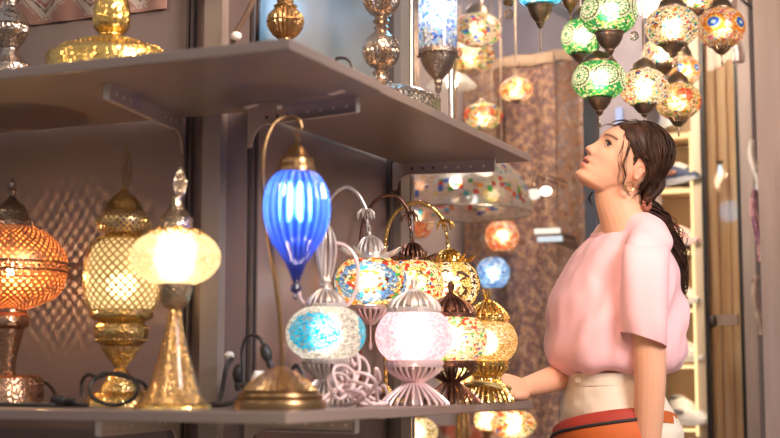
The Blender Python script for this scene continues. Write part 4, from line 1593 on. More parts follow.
MB().tube([(0, 0, p.z(-59)), (0, 0, ZBEAM - p.z0)], 0.003, 6).build('cord', M_pewter, t)

# small ornaments
c = onplane(509, 14, 1, 3.98)
t = thing('hanging_ornament', 'small brass bell with a filigree disc hanging left of the teal lamp', 'ornament', c)
MB().lathe([(0.014, .028), (0.018, .036), (0.012, .05), (0.004, .06)], 18).build('bell', M_brass, t)
d = MB().ring(0.014, 0.002, 0, seg=24, sub=5, M=Matrix.Rotation(PI / 2, 4, 'X')).ring(0.007, 0.0018, 0, seg=16, sub=5, M=Matrix.Rotation(PI / 2, 4, 'X'))
for k in range(8):
    a = 2 * PI * k / 8
    d.tube([(0.006 * math.cos(a), 0, 0.006 * math.sin(a)), (0.014 * math.cos(a), 0, 0.014 * math.sin(a))], 0.0014, 4)
d.build('disc', M_brass, t)
MB().tube([(0, 0, .012), (0, 0, ZBEAM - c.z)], 0.0018, 5).build('cord', M_brass, t)
c = onplane(634, 36, 1, 3.86)
t = thing('hanging_ornament', 'small filigree disc on a chain right of the large green globe', 'ornament', c)
d = MB().ring(0.012, 0.002, 0, seg=24, sub=5, M=Matrix.Rotation(PI / 2, 4, 'X')).ring(0.005, 0.0018, 0, seg=16, sub=5, M=Matrix.Rotation(PI / 2, 4, 'X'))
for k in range(8):
    a = 2 * PI * k / 8
    d.tube([(0.005 * math.cos(a), 0, 0.005 * math.sin(a)), (0.012 * math.cos(a), 0, 0.012 * math.sin(a))], 0.0014, 4)
d.build('disc', M_silver, t)
MB().tube([(0, 0, .012), (0, 0, ZBEAM - c.z)], 0.0018, 5).build('chain', M_brass, t)
# beams the lamps hang from
for i_, (xa, ya, xb, yb) in enumerate(((-2.0, 3.98, 0.6, 3.98), (-1.4, 4.32, 0.8, 4.32), (-1.5, 2.86, 0.0, 2.86), (-1.0, 4.75, 0.8, 4.75))):
    struct('trim_%d' % (20 + i_), MB().box((xa, ya - .16, ZBEAM), (xb, ya + .16, ZBEAM + .05)), M_cup)

struct('ceiling', MB().box((-2.6, 4.62, ZBEAM), (X_at(590, 4.7), 5.56, ZBEAM + .05)), M_lav)
# chrome poles at the end of the upper shelf
for (px, Y, y0, y1, r, lb) in ((411, 3.66, -20, 88, 0.010, 'thick chrome pole just right of the corner post'), (451.5, 3.56, 70, 112, 0.009, 'short chrome pole rising from the far end of the upper shelf')):
    a = onplane(px, y1, 1, Y)
    zt_ = zon(a.x, Y, y0)
    t = thing('chrome_pole', lb, 'pole', (a.x, Y, ZUT if px > 440 else 0.0))
    zz0 = 0
    MB().tube([(0, 0, 0), (0, 0, zt_ - t.location.z)], r, 14).build('tube', M_chrome, t)
    MB().lathe([(r * 2, 0), (r * 2, 0.006), (r * 1.2, 0.01)], 20).build('flange', M_chrome, t)

# ------------------------------------------------------------------ lamps inside the shop window, some standing for reflections in its glass
GW = 'mosaic lamps inside the shop window'
pendant('orange and cream mosaic globe high in the window, right of the blue cylinder', 477, 4.74, 30, 25, 15, pat_multi, 500, 18, None, None, group=GW, name='window_lamp', seg=96, rows=48)
pendant('cream mosaic globe in the window, just below the high orange one', 470, 5.26, 56, 25, 15, pat_warm, 500, 30, None, None, (40, 44, 8), group=GW, name='window_lamp', seg=96, rows=48)
pendant('orange eyed mosaic globe hanging before the carpet fringe', 516, 5.0, 90, 17, 11, lambda s: pat_suns(s, (0.1, .08, .4), (0.9, .2, .05)), 500, 26, (100, 104, 6), None, (74, 80, 5), group=GW, name='window_lamp', seg=96, rows=48)
pendant('red and orange mosaic globe in the window, right behind the upper shelf', 483, 5.06, 116, 20, 12, lambda s: pat_redflowers(s), 500, 26, None, None, (98, 105, 8), group=GW, name='window_lamp', seg=96, rows=48)
pendant('orange flower mosaic globe in the window beside the white oval lamp', 502, 5.28, 236, 17, 15, pat_orangeflower, 400, 34, None, None, (216, 222, 6), group=GW, name='window_lamp', seg=96, rows=48)  # both flower globes are glass reflections built as solid lamps
pendant('blue flower mosaic globe in the window, lowest of the hanging row', 493, 5.42, 273, 17, 15, pat_blueflower, 400, 34, None, None, (253, 259, 6), group=GW, name='window_lamp', seg=64, rows=32, bcol=(.7, .85, 1.0))
pendant('white oval lamp glowing behind the clear dome lamp in the window', 492, 5.50, 196, 16, 19, lambda s: pick(len(s), [(.95, .9, .75), (.95, .92, .8)]), 300, 30, None, None, (172, 178, 6), group=GW, name='window_lamp', seg=64, rows=32, gcol=(.8, .75, .6))
pendant('orange mosaic globe in the window, behind the golden swan neck', 416, 5.34, 216, 19, 22, lambda s: pat_orangeflower(s), 400, 30, None, None, (188, 195, 6), group=GW, name='window_lamp', seg=96, rows=48)  # this globe and the next: glass reflections built as solid lamps
pendant('rose mosaic globe in the window, just above the golden swan neck', 418, 5.48, 186, 14, 13, lambda s: pick(len(s), [PK, OR, WH, RD], [3, 1.5, 3, 1]), 400, 30, None, None, (166, 173, 6), group=GW, name='window_lamp', seg=96, rows=48)
# white spoked dish
c = onplane(452, 84, 1, 5.12)
t = thing('window_lamp', 'white spoked shallow dish lamp in the window below the cylinder cup', 'lamp', c, GW)
mb = MB().lathe([(0.10, -0.012), (0.088, 0.006), (0.06, 0.03), (0.02, 0.05), (0.008, 0.056)], 48, rib=40, ribamp=.02, cap=False)
mb.build('dish', shade_mat('white dish glass', (.9, .84, .74), .1), t)
MB().ball((0, 0, 0.0), 0.02, 12, 8).build('bulb', bulb_mat(WHITE, 25), t)
MB().tube([(0, 0, .055), (0, 0, ZBEAM - c.z)], 0.003, 6).build('cord', M_cup, t)
# dome lamp with coloured triangles, reflected in the glass but built solid behind it
c = onplane(456, 212, 1, 4.86)
t = thing('window_lamp', 'wide clear dome lamp in the window with a band of coloured triangles', 'lamp', c, GW)
k = depth_of(c) / F
M_dome = shade_mat('clear dome glass', None, .55, .08, .1)
pr = [(r * k, z * k) for r, z in ((76, -2), (75, 10), (69, 28), (56, 44), (38, 55), (18, 61), (6, 62))]
shell('shade', pr, pat_dome, 3500, t, M_dome, 96, 48, .06, (.7, .66, .6), squash=62 * k)
MB().ring(76 * k, .003, -2 * k, seg=64, sub=6).build('rim', M_chrome, t)
MB().ball((0, 0, 30 * k), 0.022, 12, 8).build('bulb', bulb_mat(WHITE, 22), t)
MB().tube([(0, 0, 62 * k), (0, 0, ZBEAM - c.z)], 0.004, 6).build('cord', M_brass, t)


def floor_globe(label, px, py, Y, hw, hh, pattern, power, extra=None):
    p = Px(px, Y, 0.62, row=py)
    t = thing('window_lamp', label, 'lamp', p.loc, GW)
    shell('shade', p.prof(oval(hw, py - hh, py + hh)), pattern, 450, t, seg=72, rows=36)
    bulb(t, p.z(py), .022, WARMW, power)
    MB().lathe([(hw * p.k * .8, 0), (hw * p.k * .7, .01), (hw * p.k * .25, .04), (hw * p.k * .25, p.z(py + hh * 1.6)), (hw * p.k * .55, p.z(py + hh))], 32).build('base', M_brass, t)
    MB().lathe(p.prof([(hw * .5, py - hh + 1), (hw * .4, py - hh - 3), (2, py - hh - 7)]), 24).build('cap', M_brass, t)


floor_globe('yellow mosaic globe with coloured chips, standing in the window below the shelf end', 513, 424, 4.85, 23, 13, pat_warm, 40)
floor_globe('yellow mosaic globe standing in the window left of the chipped yellow one', 487, 420, 5.12, 13, 10, pat_warm, 36)
floor_globe('pale yellow mosaic globe standing in the window below the pink lamp', 416, 432, 4.85, 22, 14, lambda s: pick(len(s), [CR, YEL, WH], [3, 2, 3]), 36)
floor_globe('cream and amber globe in the window just behind the gold wire lamp', 462, 376, 5.0, 26, 14, pat_warm, 34)
floor_globe('rose and orange globe in the window behind the dark wire lamp', 440, 236, 5.2, 14, 14, lambda s: pick(len(s), [PK, WH, CR], [3, 3, 1.5]), 26) if False else None
# red draped cloth low in the window
rings = []
xa, xb = X_at(430, 5.3), X_at(505, 5.3)
for j in range(9):
    u = j / 8
    rings.append([(xa + (xb - xa) * (.5 + .5 * math.cos(2 * PI * k / 40)), 5.3 + (.04 + .015 * math.cos(9 * 2 * PI * k / 40)) * math.sin(2 * PI * k / 40), .625 + .16 * u) for k in range(40)])
tag(MB().loft(rings).build('folded_cloth', pbr('red patterned cloth', (.5, .13, .08), .9, var=(18, (.55, .4, .3), .45, .55))), 'red patterned folded cloth low in the window behind the yellow globes', 'cloth')


# ------------------------------------------------------------------ cords and plugs on the lower shelf
def cord(label, pts, r, mat, group, cat='cord', name='power_cord', lift=True):
    ps = smooth_path([Vector(q) for q in pts], 8)
    zf = ZLT + r * .9
    ps = [Vector((q.x, q.y, max(q.z, zf))) for q in ps]
    return tag(MB().tube(ps, r, 7).build(name, mat), label, cat, group)


def on(px, Y, h=0.0):
    return (X_at(px, Y), Y, ZLT + h)


gb = 'black cords on the lower shelf'
cord('black cord lying along the shelf front of the orange lamp foot', [on(-20, 2.36), on(10, 2.34, .004), on(40, 2.33), on(70, 2.36, .006), on(88, 2.36)], .005, M_black, gb)
cord('black cord curving from the orange lamp foot towards the pierced gold lamp', [on(30, 2.64, .05), on(48, 2.6, .045), on(62, 2.5, .01), on(80, 2.42, .004), on(60, 2.36, .004), on(30, 2.40)], .0045, M_black, gb)
cord('black cord looped in front of the pierced gold lamp foot', [on(83, 2.41, .02), on(82, 2.41, .05), on(88, 2.40, .066)] + [on(114 + 24 * math.cos(a), 2.385 + .02 * math.sin(a), .037 + .032 * math.sin(a)) for a in [2.3 - 2 * PI * k / 12 for k in range(14)]] + [on(142, 2.40, .05), on(147, 2.43, .03)], .0042, M_black, gb)
cord('black cord running from behind the trumpet base to the blue lamp', [on(196, 2.50), on(215, 2.46, .004), on(235, 2.47, .012), on(250, 2.5, .03), on(262, 2.53, .05), on(275, 2.56, .06), on(300, 2.57, .05)], .006, M_black, gb)
cord('black cord standing in an arch behind the white plug', [on(244, 2.60, 0.02), on(243, 2.60, .07), on(242, 2.6, .12), on(248, 2.6, .148), on(258, 2.6, .145), on(264, 2.6, .125), on(266, 2.6, .10)], .0045, M_black, gb)
cord('black cord hanging down the rail to the shelf', [on(232, 2.62, .10), on(226, 2.60, .08), on(222, 2.60, .03), on(218, 2.59, .0), on(205, 2.55, .004), on(190, 2.5)], .005, M_black, gb)
cord('black cord arching behind the blue lamp foot', [on(288, 2.62, .02), on(291, 2.62, .07), on(297, 2.62, .085), on(304, 2.62, .06), on(306, 2.62, .02)], .0045, M_black, gb)
cord('black cord knotted behind the blue lamp foot', [on(284, 2.6, .07), on(300, 2.61, .045), on(290, 2.63, .03), on(306, 2.6, .02), on(296, 2.61, .005)], .006, M_black, gb)
# black connectors
for (px, Y, h, a, lb) in ((266, 2.60, .100, 1.2, 'black plug hanging from the arched cord'), (250, 2.50, .026, .4, 'black plug lying beside the blue lamp foot'), (60, 2.35, .003, .0, 'black plug lying in front of the orange lamp'), (238, 2.64, .055, 1.57, 'black plug stuck to the rail by the corner')):
    q = on(px, Y, h + .012)
    t = thing('plug', lb, 'plug', q, 'plugs on the lower shelf')
    M4 = Matrix.Rotation(a, 4, 'Y')
    MB().ball((0, 0, 0), (.022, .012, .012), 14, 10, 0, M4).build('body', M_black, t)
    MB().lathe([(.006, .018), (.008, .024), (.005, .036)], 12, 0, M4 @ Matrix.Rotation(PI / 2, 4, 'Y')).build('strain_relief', M_black, t)
t = thing('plug', 'white plug standing among the black cords left of the blue lamp', 'plug', on(259, 2.56, 0.030), 'plugs on the lower shelf')
MB().loft([[(w * math.cos(2 * PI * k / 20) * (1 if math.cos(2 * PI * k / 20) > 0 else .8), .018 * math.sin(2 * PI * k / 20), z) for k in range(20)] for z, w in ((-.03, .012), (-.022, .022), (0, .026), (.025, .022), (.04, .012), (.044, .005))]).build('body', M_white, t)
MB().lathe([(.007, .0), (.007, .012)], 12, 0, Matrix.Translation((-.01, -.018, -.012)) @ Matrix.Rotation(PI / 2, 4, 'X')).build('socket_hole', M_slot, t)
t = thing('plug', 'small white cable clip on the dark rail at the corner', 'plug', on(229, 2.64, .108), 'plugs on the lower shelf')
MB().ball((0, 0, 0), (.011, .011, .009), 12, 8).build('body', M_white, t)
gp = 'pale cords on the lower shelf'
lbs = ['pale cord coil standing highest beside the cyan disc lamp', 'pale cord coil leaning towards the pink lamp', 'pale cord coil lying flat against the pink lamp foot', 'pale cord coil nearest the cyan lamp foot',
       'pale cord loop crossing the middle of the tangle', 'pale cord sweeping from the cyan lamp foot to the pink lamp', 'pale cord rising over the coils to the pink lamp', 'pale cord loop lowest at the front of the tangle']
for k, (cx, Yc, R0, H0, th0) in enumerate(((343, 2.76, 15, .058, .5), (352, 2.80, 16, .048, 1.3), (366, 2.86, 14, .014, 2.2), (338, 2.66, 15, .034, .2), (356, 2.74, 20, .030, 3.0), None or (0, 0, 0, 0, 0), (0, 0, 0, 0, 0), (348, 2.66, 18, .012, 4.0))):
    if R0:
        pts = []
        for i in range(15):
            a = th0 + i * 2 * PI / 8.5
            R = R0 * (.75 + .3 * math.sin(th0 + i * .8))
            pts.append(on(cx + R * math.cos(a) + .35 * i, Yc + .035 * math.sin(a + th0), H0 + H0 * .9 * math.sin(a) + .002 * i))
        pts += [on(cx + 22, Yc + .06, .006), on(min(cx + 36, 386), Yc + .10, 0)]
    else:
        pts = [on(312 + 4 * (k - 5), 2.60, 0), on(328, 2.63, .012 * (k - 4)), on(345, 2.70, .045), on(358, 2.76, .03), on(374, 2.80, .012), on(388, 2.82, 0)]
    cord(lbs[k], pts, .0038, M_pinkcord, gp)
cord('dark brown cord behind the pale coils', [on(345, 2.95, .05), on(360, 2.98, .03), on(378, 3.0, .012), on(392, 3.0, .004)], .005, pbr('brown cord', (.14, .06, .06), .5), gb)
cord('dark brown cord crossing behind the pale coils to the pink foot', [on(352, 2.9, .02), on(368, 2.93, .016), on(385, 2.97, .02), on(400, 3.02, .022)], .005, MATS.setdefault('bc', pbr('brown cord', (.16, .07, .07), .5)), gb)

# ================================================================== THE WOMAN
from mathutils import noise as mnoise
DP = 3.85
KP = DP / F
TURN = math.radians(15)
PF = (-RT * math.cos(TURN) - FH * math.sin(TURN))
PL = (-FH * math.cos(TURN) + RT * math.sin(TURN))
PO = dep(620, 377, DP)
PO = Vector((PO.x, PO.y, 0))
root = thing('person', 'woman in a pink t-shirt and cream trousers looking up, one hand on the lower shelf', 'person', PO)


def B(f, l, z):
    """person frame: forward, near side, height -> local to the person's root"""
    return PF * f + PL * l + Vector((0, 0, z))


def W(px, py, l):
    return dep(px, py, DP - l * math.cos(TURN)) - PO


def fz(px, py):
    return (620 - px) * KP / math.cos(TURN), zon(PO.x, PO.y, py)


def ell(c, A, Bv, a, b, n=28, e=2.0):
    out = []
    for k in range(n):
        t = 2 * PI * k / n
        x, y = math.cos(t), math.sin(t)
        out.append(c + A * (a * math.copysign(abs(x) ** (2 / e), x)) + Bv * (b * math.copysign(abs(y) ** (2 / e), y)))
    return out


def limb(mb, pts, rad, seg=16, A0=None):
    """tapered limb through the points; rad = list of (r1, r2)"""
    P = smooth_path(pts, 6)
    R1 = [v.x for v in smooth_path([(r if isinstance(r, (int, float)) else r[0], 0, 0) for r in rad], 6)]
    R2 = [v.x for v in smooth_path([(r if isinstance(r, (int, float)) else r[1], 0, 0) for r in rad], 6)]
    rings = []
    A = A0 or PF
    for i, p_ in enumerate(P):
        t = (P[min(i + 1, len(P) - 1)] - P[max(i - 1, 0)]).normalized()
        a = (A - t * A.dot(t)).normalized()
        b = t.cross(a)
        rings.append(ell(p_, a, b, R1[i], R2[i], seg))
    # rounded ends
    t0 = (P[0] - P[1]).normalized()
    t1 = (P[-1] - P[-2]).normalized()

    def cap(r, c, t, rr):
        return [[c + (q - c) * math.cos(u) + t * rr * math.sin(u) for q in r] for u in (0.5, 1.0, 1.35)]
    m0 = min(R1[0], R2[0])
    m1 = min(R1[-1], R2[-1])
    rings = cap(rings[0], P[0], t0, m0)[::-1] + rings + cap(rings[-1], P[-1], t1, m1)
    mb.loft(rings)


# ---------------- head
DELTA = math.radians(9)
fi = RT * -0.823 + UP * 0.568
HFv = fi * math.cos(DELTA) - FW * math.sin(DELTA)
HU = RT * 0.568 + UP * 0.823
HL = -FW * math.cos(DELTA) - fi * math.sin(DELTA)
HE = dep(636, 172, DP) - PO


def H(f, l, u):
    return HE + (HFv * f + HL * l + HU * u) * KP


HR = [  # u, front, back, half width, fc
    (-40, 44, 30, 6, 38), (-38.6, 47, 22, 11, 36), (-35.5, 49.6, 14, 15.5, 32), (-30, 49.4, 8, 17.5, 27), (-24, 49.2, 0, 20, 21), (-16, 49.0, -9, 22.3, 15),
    (-8, 49.2, -15, 25, 11), (0, 49.0, -18.5, 26, 9), (8, 49.6, -20.5, 27, 8), (16, 49.0, -21.5, 27.5, 7), (24, 45, -21.5, 27, 6), (31, 39, -20.5, 25, 6),
    (37, 31.5, -17.5, 21.5, 6), (42, 24, -12, 16, 5), (45, 15, -7, 10, 4), (46.2, 9, -1, 4, 4)]
HRa = np.array(HR, float)


def head_ring(u):
    return [np.interp(u, HRa[:, 0], HRa[:, i]) for i in range(1, 5)]


def gau(x, s):
    return math.exp(-0.5 * (x / s) ** 2)


def nose_h(u):
    return float(np.interp(u, [-15, -13.2, -11.8, -9.5, -7, -3, 1, 5, 9], [0, 0.6, 4.6, 7.6, 6.9, 4.6, 2.8, 1.4, 0]))


def face_disp(u, l):
    d = nose_h(u) * gau(l, 2.3 + 2.3 * gau(u + 10, 4))
    d += 2.6 * (gau(l - 5.4, 2.0) + gau(l + 5.4, 2.0)) * gau(u + 10.6, 2.2)          # wings of the nose
    d -= 3.6 * (gau(l - 11.5, 4.6) + gau(l + 11.5, 4.6)) * gau(u - 4.2, 3.8)       # eye sockets
    d += 1.5 * (gau(l - 10.5, 6) + gau(l + 10.5, 6)) * gau(u - 10.5, 2.6)          # brow
    d += 1.2 * (gau(l - 15, 5) + gau(l + 15, 5)) * gau(u + 8, 5)                   # cheekbone
    d += 3.6 * gau(u + 18.2, 2.0) * gau(l, 6.4) + 3.6 * gau(u + 24.6, 2.3) * gau(l, 5.6)   # lips
    d -= 2.2 * gau(u + 21.4, .95) * gau(l, 8)
    d -= 1.6 * gau(u + 29, 2.2) * gau(l, 8)
    d += 1.3 * gau(u + 35.5, 3.0) * gau(l, 7)
    d -= .6 * gau(u + 15.2, 1.6) * gau(l, 1.6)
    return d


body = MB()
rings = []
us = list(np.linspace(-40, 46.2, 128))
for u in us:
    fr, bk, w, fc = head_ring(u)
    r = []
    for k in range(120):
        t = 2 * PI * k / 120
        ct, st = math.cos(t), math.sin(t)
        e = 2.25
        x = math.copysign(abs(ct) ** (2 / e), ct)
        y = math.copysign(abs(st) ** (2 / e), st)
        f_ = fc + (fr - fc) * x if ct > 0 else fc + (fc - bk) * x
        l_ = w * y
        if ct > -0.1:
            f_ += face_disp(u, l_) * min(1, max(0, ct + .1) * 2.2)
        r.append(H(f_, l_, u))
    rings.append(r)
body.loft(rings)
# ears
for s in (1, -1):
    R_ = Matrix((HFv, HL, HU)).transposed().to_4x4()
    T_ = Matrix.Translation(H(5, 25.5 * s, -1)) @ R_ @ Matrix.Rotation(math.radians(14), 4, 'Y') @ Matrix.Rotation(math.radians(-18 * s), 4, 'Z') @ Matrix.Scale(KP, 4)
    body.ball((0, .6 * s, -1), (4.2, 1.6, 7), 20, 14, 0, T_)
    hel = [(4.2 * math.cos(a) - .3, 2.0 * s, 7.2 * math.sin(a) - .5) for a in np.linspace(-1.9, 3.1, 18)]
    body.tube(hel, [1.0 + .5 * math.sin(PI * i / 17) for i in range(18)], 8, 0, T_)
    body.ball((.6, 1.6 * s, -7.2), (2.4, 1.5, 2.2), 12, 8, 0, T_)
    body.tube([(3.2, 1.4 * s, -3.5), (3.4, 2.2 * s, -1), (3.0, 1.4 * s, 1.5)], 1.0, 6, 0, T_)
# neck
limb(body, [W(630, 236, 0), W(626, 222, 0), W(619.5, 205, 0), W(617.5, 193, 0), W(621, 178, 0)], [(.075, .085), (.072, .068), (.0655, .058), (.064, .055), (.060, .054)], 24, PF)
# torso and legs
trs = [(.0, .79, .10, .15), (.0, .84, .135, .168), (.012, .90, .125, .155), (.03, .96, .105, .135), (.03, 1.05, .10, .132), (.022, 1.15, .11, .145), (.012, 1.25, .112, .152), (-.005, 1.33, .095, .15), (-.015, 1.385, .07, .12), (-.015, 1.42, .05, .06)]
body.loft([ell(B(f, 0, z), PF, PL, a, b, 32) for f, z, a, b in trs])
for s in (1, -1):
    limb(body, [B(0, .085 * s, .84), B(.005, .09 * s, .65), B(.01, .09 * s, .46), B(-.005, .09 * s, .30), B(-.01, .09 * s, .08)], [.085, .075, .052, .050, .034], 16)
    limb(body, [B(-.03, .09 * s, .055), B(.04, .09 * s, .045), B(.13, .095 * s, .028)], [.034, .036, .024], 12, PL)
# shoulders and arms
limb(body, [B(-.035, -.14, 1.325), B(-.03, -.08, 1.36), B(-.02, 0, 1.37), B(-.025, .08, 1.355), B(-.03, .145, 1.32)], [(.038, .035), (.05, .04), (.055, .045), (.05, .04), (.038, .035)], 16, PF)
NW = W(646, 462, .20)
limb(body, [W(646, 262, .165), W(647, 300, .195), W(650, 362, .215), W(649.5, 395, .215), W(648, 430, .207), NW], [.050, .046, .0425, .0405, .037, .029], 18)
WR = dep(524, 387.5, 3.71) - PO
limb(body, [B(-.03, -.16, 1.315), B(-.03, -.18, 1.18), dep(594, 367, 4.0) - PO, dep(575, 372, 3.93) - PO, dep(546, 381, 3.80) - PO, WR], [.048, .042, .042, .041, .0335, (.026, .022)], 18, Vector((0, 0, 1)))


def hand(mb, wrist, d, side, nrm, curl, thumb_dir, sc=1.0, spread=.10):
    """d: along the fingers, side: towards the thumb, nrm: back of the hand"""
    d, side, nrm = d.normalized(), side.normalized(), nrm.normalized()
    pr = [(-.02, .022, .018), (.0, .026, .018), (.03, .036, .0165), (.06, .041, .0145), (.085, .040, .0125), (.094, .034, .008)]
    mb.loft([ell(wrist + d * (x * sc), side, nrm, w * sc, h * sc, 20, 2.4) for x, w, h in pr])
    for i, (off, ln) in enumerate(((.029, .070), (.010, .079), (-.010, .074), (-.028, .058))):
        b0 = wrist + (d * .078 + side * off) * sc
        ang = 0.0
        dd = (d + side * (off * spread * 10)).normalized()
        pts = [b0 - dd * .02 * sc, b0 + dd * .012 * sc]
        p_ = pts[-1]
        for j, fr in enumerate((.44, .32, .24)):
            ang += curl[j] * (1 + .12 * i)
            p_ = p_ + (dd * math.cos(ang) - nrm * math.sin(ang)) * ln * fr * sc
            pts.append(p_)
        r = (.0088 if i < 3 else .0075) * sc
        limb(mb, pts, [r * 1.08, r * 1.1, r, r * .93, r * .8], 12, side)
    tb = wrist + (d * .022 + side * .024 - nrm * .004) * sc
    td = thumb_dir.normalized()
    t2 = (td * .7 + d * .6).normalized()
    limb(mb, [tb - td * .01 * sc, tb + td * .028 * sc, tb + td * .040 * sc + t2 * .018 * sc, tb + td * .044 * sc + t2 * .046 * sc], [.013 * sc, .0125 * sc, .0105 * sc, .0082 * sc], 12, nrm)


kn = dep(500, 384, 3.60) - PO
hd = (kn - WR).normalized()
sd_ = (-FH - Vector((0, 0, .55)))
sd_ = sd_ - hd * sd_.dot(hd)
sd_.normalize()
nm = sd_.cross(hd)
if nm.z < 0:
    nm = -nm
hand(body, WR, hd, sd_, nm, (.25, .5, .4), hd * .98 + sd_ * .30 + nm * .12, 1.0)
hand(body, NW + Vector((0, 0, -.01)), Vector((0, 0, -1)) + PF * .12, PF, PL, (.2, .35, .3), PF * .5 + Vector((0, 0, -.8)) - PL * .2, .93)


def remeshed(mb, name, mat, voxel, smooth_it, parent, disp=None, fac=.5):
    tmp = mb.build(name + '_tmp', mat, None)
    rm = tmp.modifiers.new('r', 'REMESH')
    rm.mode = 'VOXEL'
    rm.voxel_size = voxel
    rm.use_smooth_shade = True
    if smooth_it:
        sm = tmp.modifiers.new('s', 'SMOOTH')
        sm.factor = fac
        sm.iterations = smooth_it
    dg = bpy.context.evaluated_depsgraph_get()
    me = bpy.data.meshes.new_from_object(tmp.evaluated_get(dg))
    old = tmp.data
    bpy.data.objects.remove(tmp)
    bpy.data.meshes.remove(old)
    me.name = name
    if disp:
        n = len(me.vertices)
        co = np.zeros(n * 3)
        me.vertices.foreach_get('co', co)
        no = np.zeros(n * 3)
        me.vertex_normals.foreach_get('vector', no)
        co, no = co.reshape(-1, 3), no.reshape(-1, 3)
        d = np.array([disp(Vector(c_), Vector(n_)) for c_, n_ in zip(co, no)])
        co = co + no * d[:, None]
        me.vertices.foreach_set('co', co.ravel())
    me.polygons.foreach_set('use_smooth', [True] * len(me.polygons))
    me.materials.clear()
    me.materials.append(mat)
    me.update()
    o = bpy.data.objects.new(name, me)
    COL.objects.link(o)
    o.parent = parent
    return o


M_skin = attr_mat('skin', .5, sss=.3, spec=.3)
bo = remeshed(body, 'body', M_skin, 0.0026, 2, root)
me = bo.data
n = len(me.vertices)
co = np.zeros(n * 3)
me.vertices.foreach_get('co', co)
co = co.reshape(-1, 3)
rel = (co - np.array(HE)) / KP
hf, hl, hu = rel @ np.array(HFv), rel @ np.array(HL), rel @ np.array(HU)
colr = np.tile(np.array([0.78, 0.42, 0.27]), (n, 1))


def blend(mask, c):
    global colr
    m_ = np.clip(mask, 0, 1)[:, None]
    colr = colr * (1 - m_) + np.array(c) * m_


gs = lambda x, s: np.exp(-0.5 * (x / s) ** 2)
front = (hf > 36)
blend(front * .45 * (gs(hl - 15, 7) + gs(hl + 15, 7)) * gs(hu + 10, 6), (.80, .36, .26))
blend(front * .5 * gs(hl, 4) * gs(hu + 9, 3), (.78, .36, .27))
lip = front * (np.abs(hl) < 8.4) * np.clip((1 - (np.abs(hl) / 8.4) ** 2 * .8), 0, 1)
blend(lip * (gs(hu + 18.9, 1.5) + gs(hu + 24.0, 1.9)) * 1.25 * (hf > 45), (.66, .22, .17))
blend(front * (np.abs(hl) < 8.6) * gs(hu + 21.4, .95) * 1.4 * (hf > 43), (.13, .03, .03))
ab = np.abs(hl)
bu = 10.6 + 2.2 * np.sin(np.clip((ab - 4) / 15, 0, 1) * 2.2)
blend(front * (ab > 4) * (ab < 19.5) * gs(hu - bu, 1.15) * 1.1 * np.clip((ab - 3.5) / 2, 0, 1), (.10, .05, .03))
blend((hf > 30) * gs(ab - 4.2, 1.1) * gs(hu + 12.6, 1.0) * 1.2, (.25, .08, .06))
ear = (np.abs(hf - 5) < 8) * (np.abs(hu + 1) < 11) * (ab > 23)
blend(ear * .5, (.80, .34, .24))
at = me.color_attributes.new('Col', 'FLOAT_COLOR', 'POINT')
at.data.foreach_set('color', np.hstack([colr, np.ones((n, 1))]).ravel())

# eyes
def head_f(l, u):
    fr, bk, w, fc = head_ring(u)
    x = (max(0, 1 - (abs(l) / w) ** 2.25)) ** (1 / 2.25)
    return fc + (fr - fc) * x + face_disp(u, l)


M_eye = pbr('eye white', (.80, .74, .70), .15)
M_iris = pbr('dark iris', (.035, .018, .012), .08, coat=1)
M_lash = pbr('dark lashes', (.02, .012, .01), .6)
M_lid = pbr('eyelid skin', (.66, .37, .26), .5)
for s in (1, -1):
    lc, uc = 11.6 * s, 4.4
    fs = head_f(lc, uc)
    # local direction of the eye, turned outwards a little
    RR = Matrix((HFv, HL, HU)).transposed().to_4x4()
    Mx = Matrix.Translation(H(fs - 1.3, lc, uc)) @ RR @ Matrix.Rotation(math.radians(24 * s), 4, 'Z') @ Matrix.Scale(KP, 4)
    e = MB().ball((0, 0, 0), (2.6, 5.0, 2.5), 24, 16, 0, Mx)
    e.ball((1.15, .9 * s, .4), (1.75, 3.3, 2.5), 20, 12, 1, Mx)
    e.build('eye', [M_eye, M_iris], root)
    lid = MB()
    arc = [(1.9 + .9 * math.sin(PI * t), (-5.2 + 10.4 * t) * s, 1.1 + 1.9 * math.sin(PI * t)) for t in np.linspace(0, 1, 12)]
    lid.tube(arc, [.45 + .55 * math.sin(PI * i / 11) for i in range(12)], 6, 0, Mx)
    for i in range(1, 12):
        q = Vector(arc[i])
        lid.tube([q, q + Vector((1.5, .5 * s * (i - 5) * .2, .1)), q + Vector((2.6, .5 * s * (i - 5) * .35, .9))], [.32, .26, .1], 4, 0, Mx)
    lid.build('eyelashes', M_lash, root)
    ll = MB()
    ll.tube([(1.0 + 1.2 * math.sin(PI * t), (-5.4 + 10.8 * t) * s, 1.5 + 2.7 * math.sin(PI * t)) for t in np.linspace(0, 1, 12)], [.5 + .6 * math.sin(PI * i / 11) for i in range(12)], 6, 0, Mx)
    ll.tube([(1.2 + 1.1 * math.sin(PI * t), (-5.0 + 10.0 * t) * s, -1.2 - 1.3 * math.sin(PI * t)) for t in np.linspace(0, 1, 12)], [.3 + .45 * math.sin(PI * i / 11) for i in range(12)], 6, 0, Mx)
    ll.build('eyelid', M_lid, root)

# ---------------- hair
M_hair = pbr('dark brown hair', (.030, .013, .008), .5, var=(30, (.075, .034, .018), .4, .7), spec=.25)
HC = Vector((6, 0, 10))


def inside(f, l, u):
    if u < -40 or u > 46.2:
        return False
    fr, bk, w, fc = head_ring(u)
    a = (fr - fc) if f > fc else (fc - bk)
    return (abs(f - fc) / a) ** 2.25 + (abs(l) / w) ** 2.25 < 1


def surf(d):
    lo, hi = 5.0, 75.0
    for _ in range(18):
        m_ = (lo + hi) / 2
        q = HC + d * m_
        if inside(*q):
            lo = m_
        else:
            hi = m_
    return lo


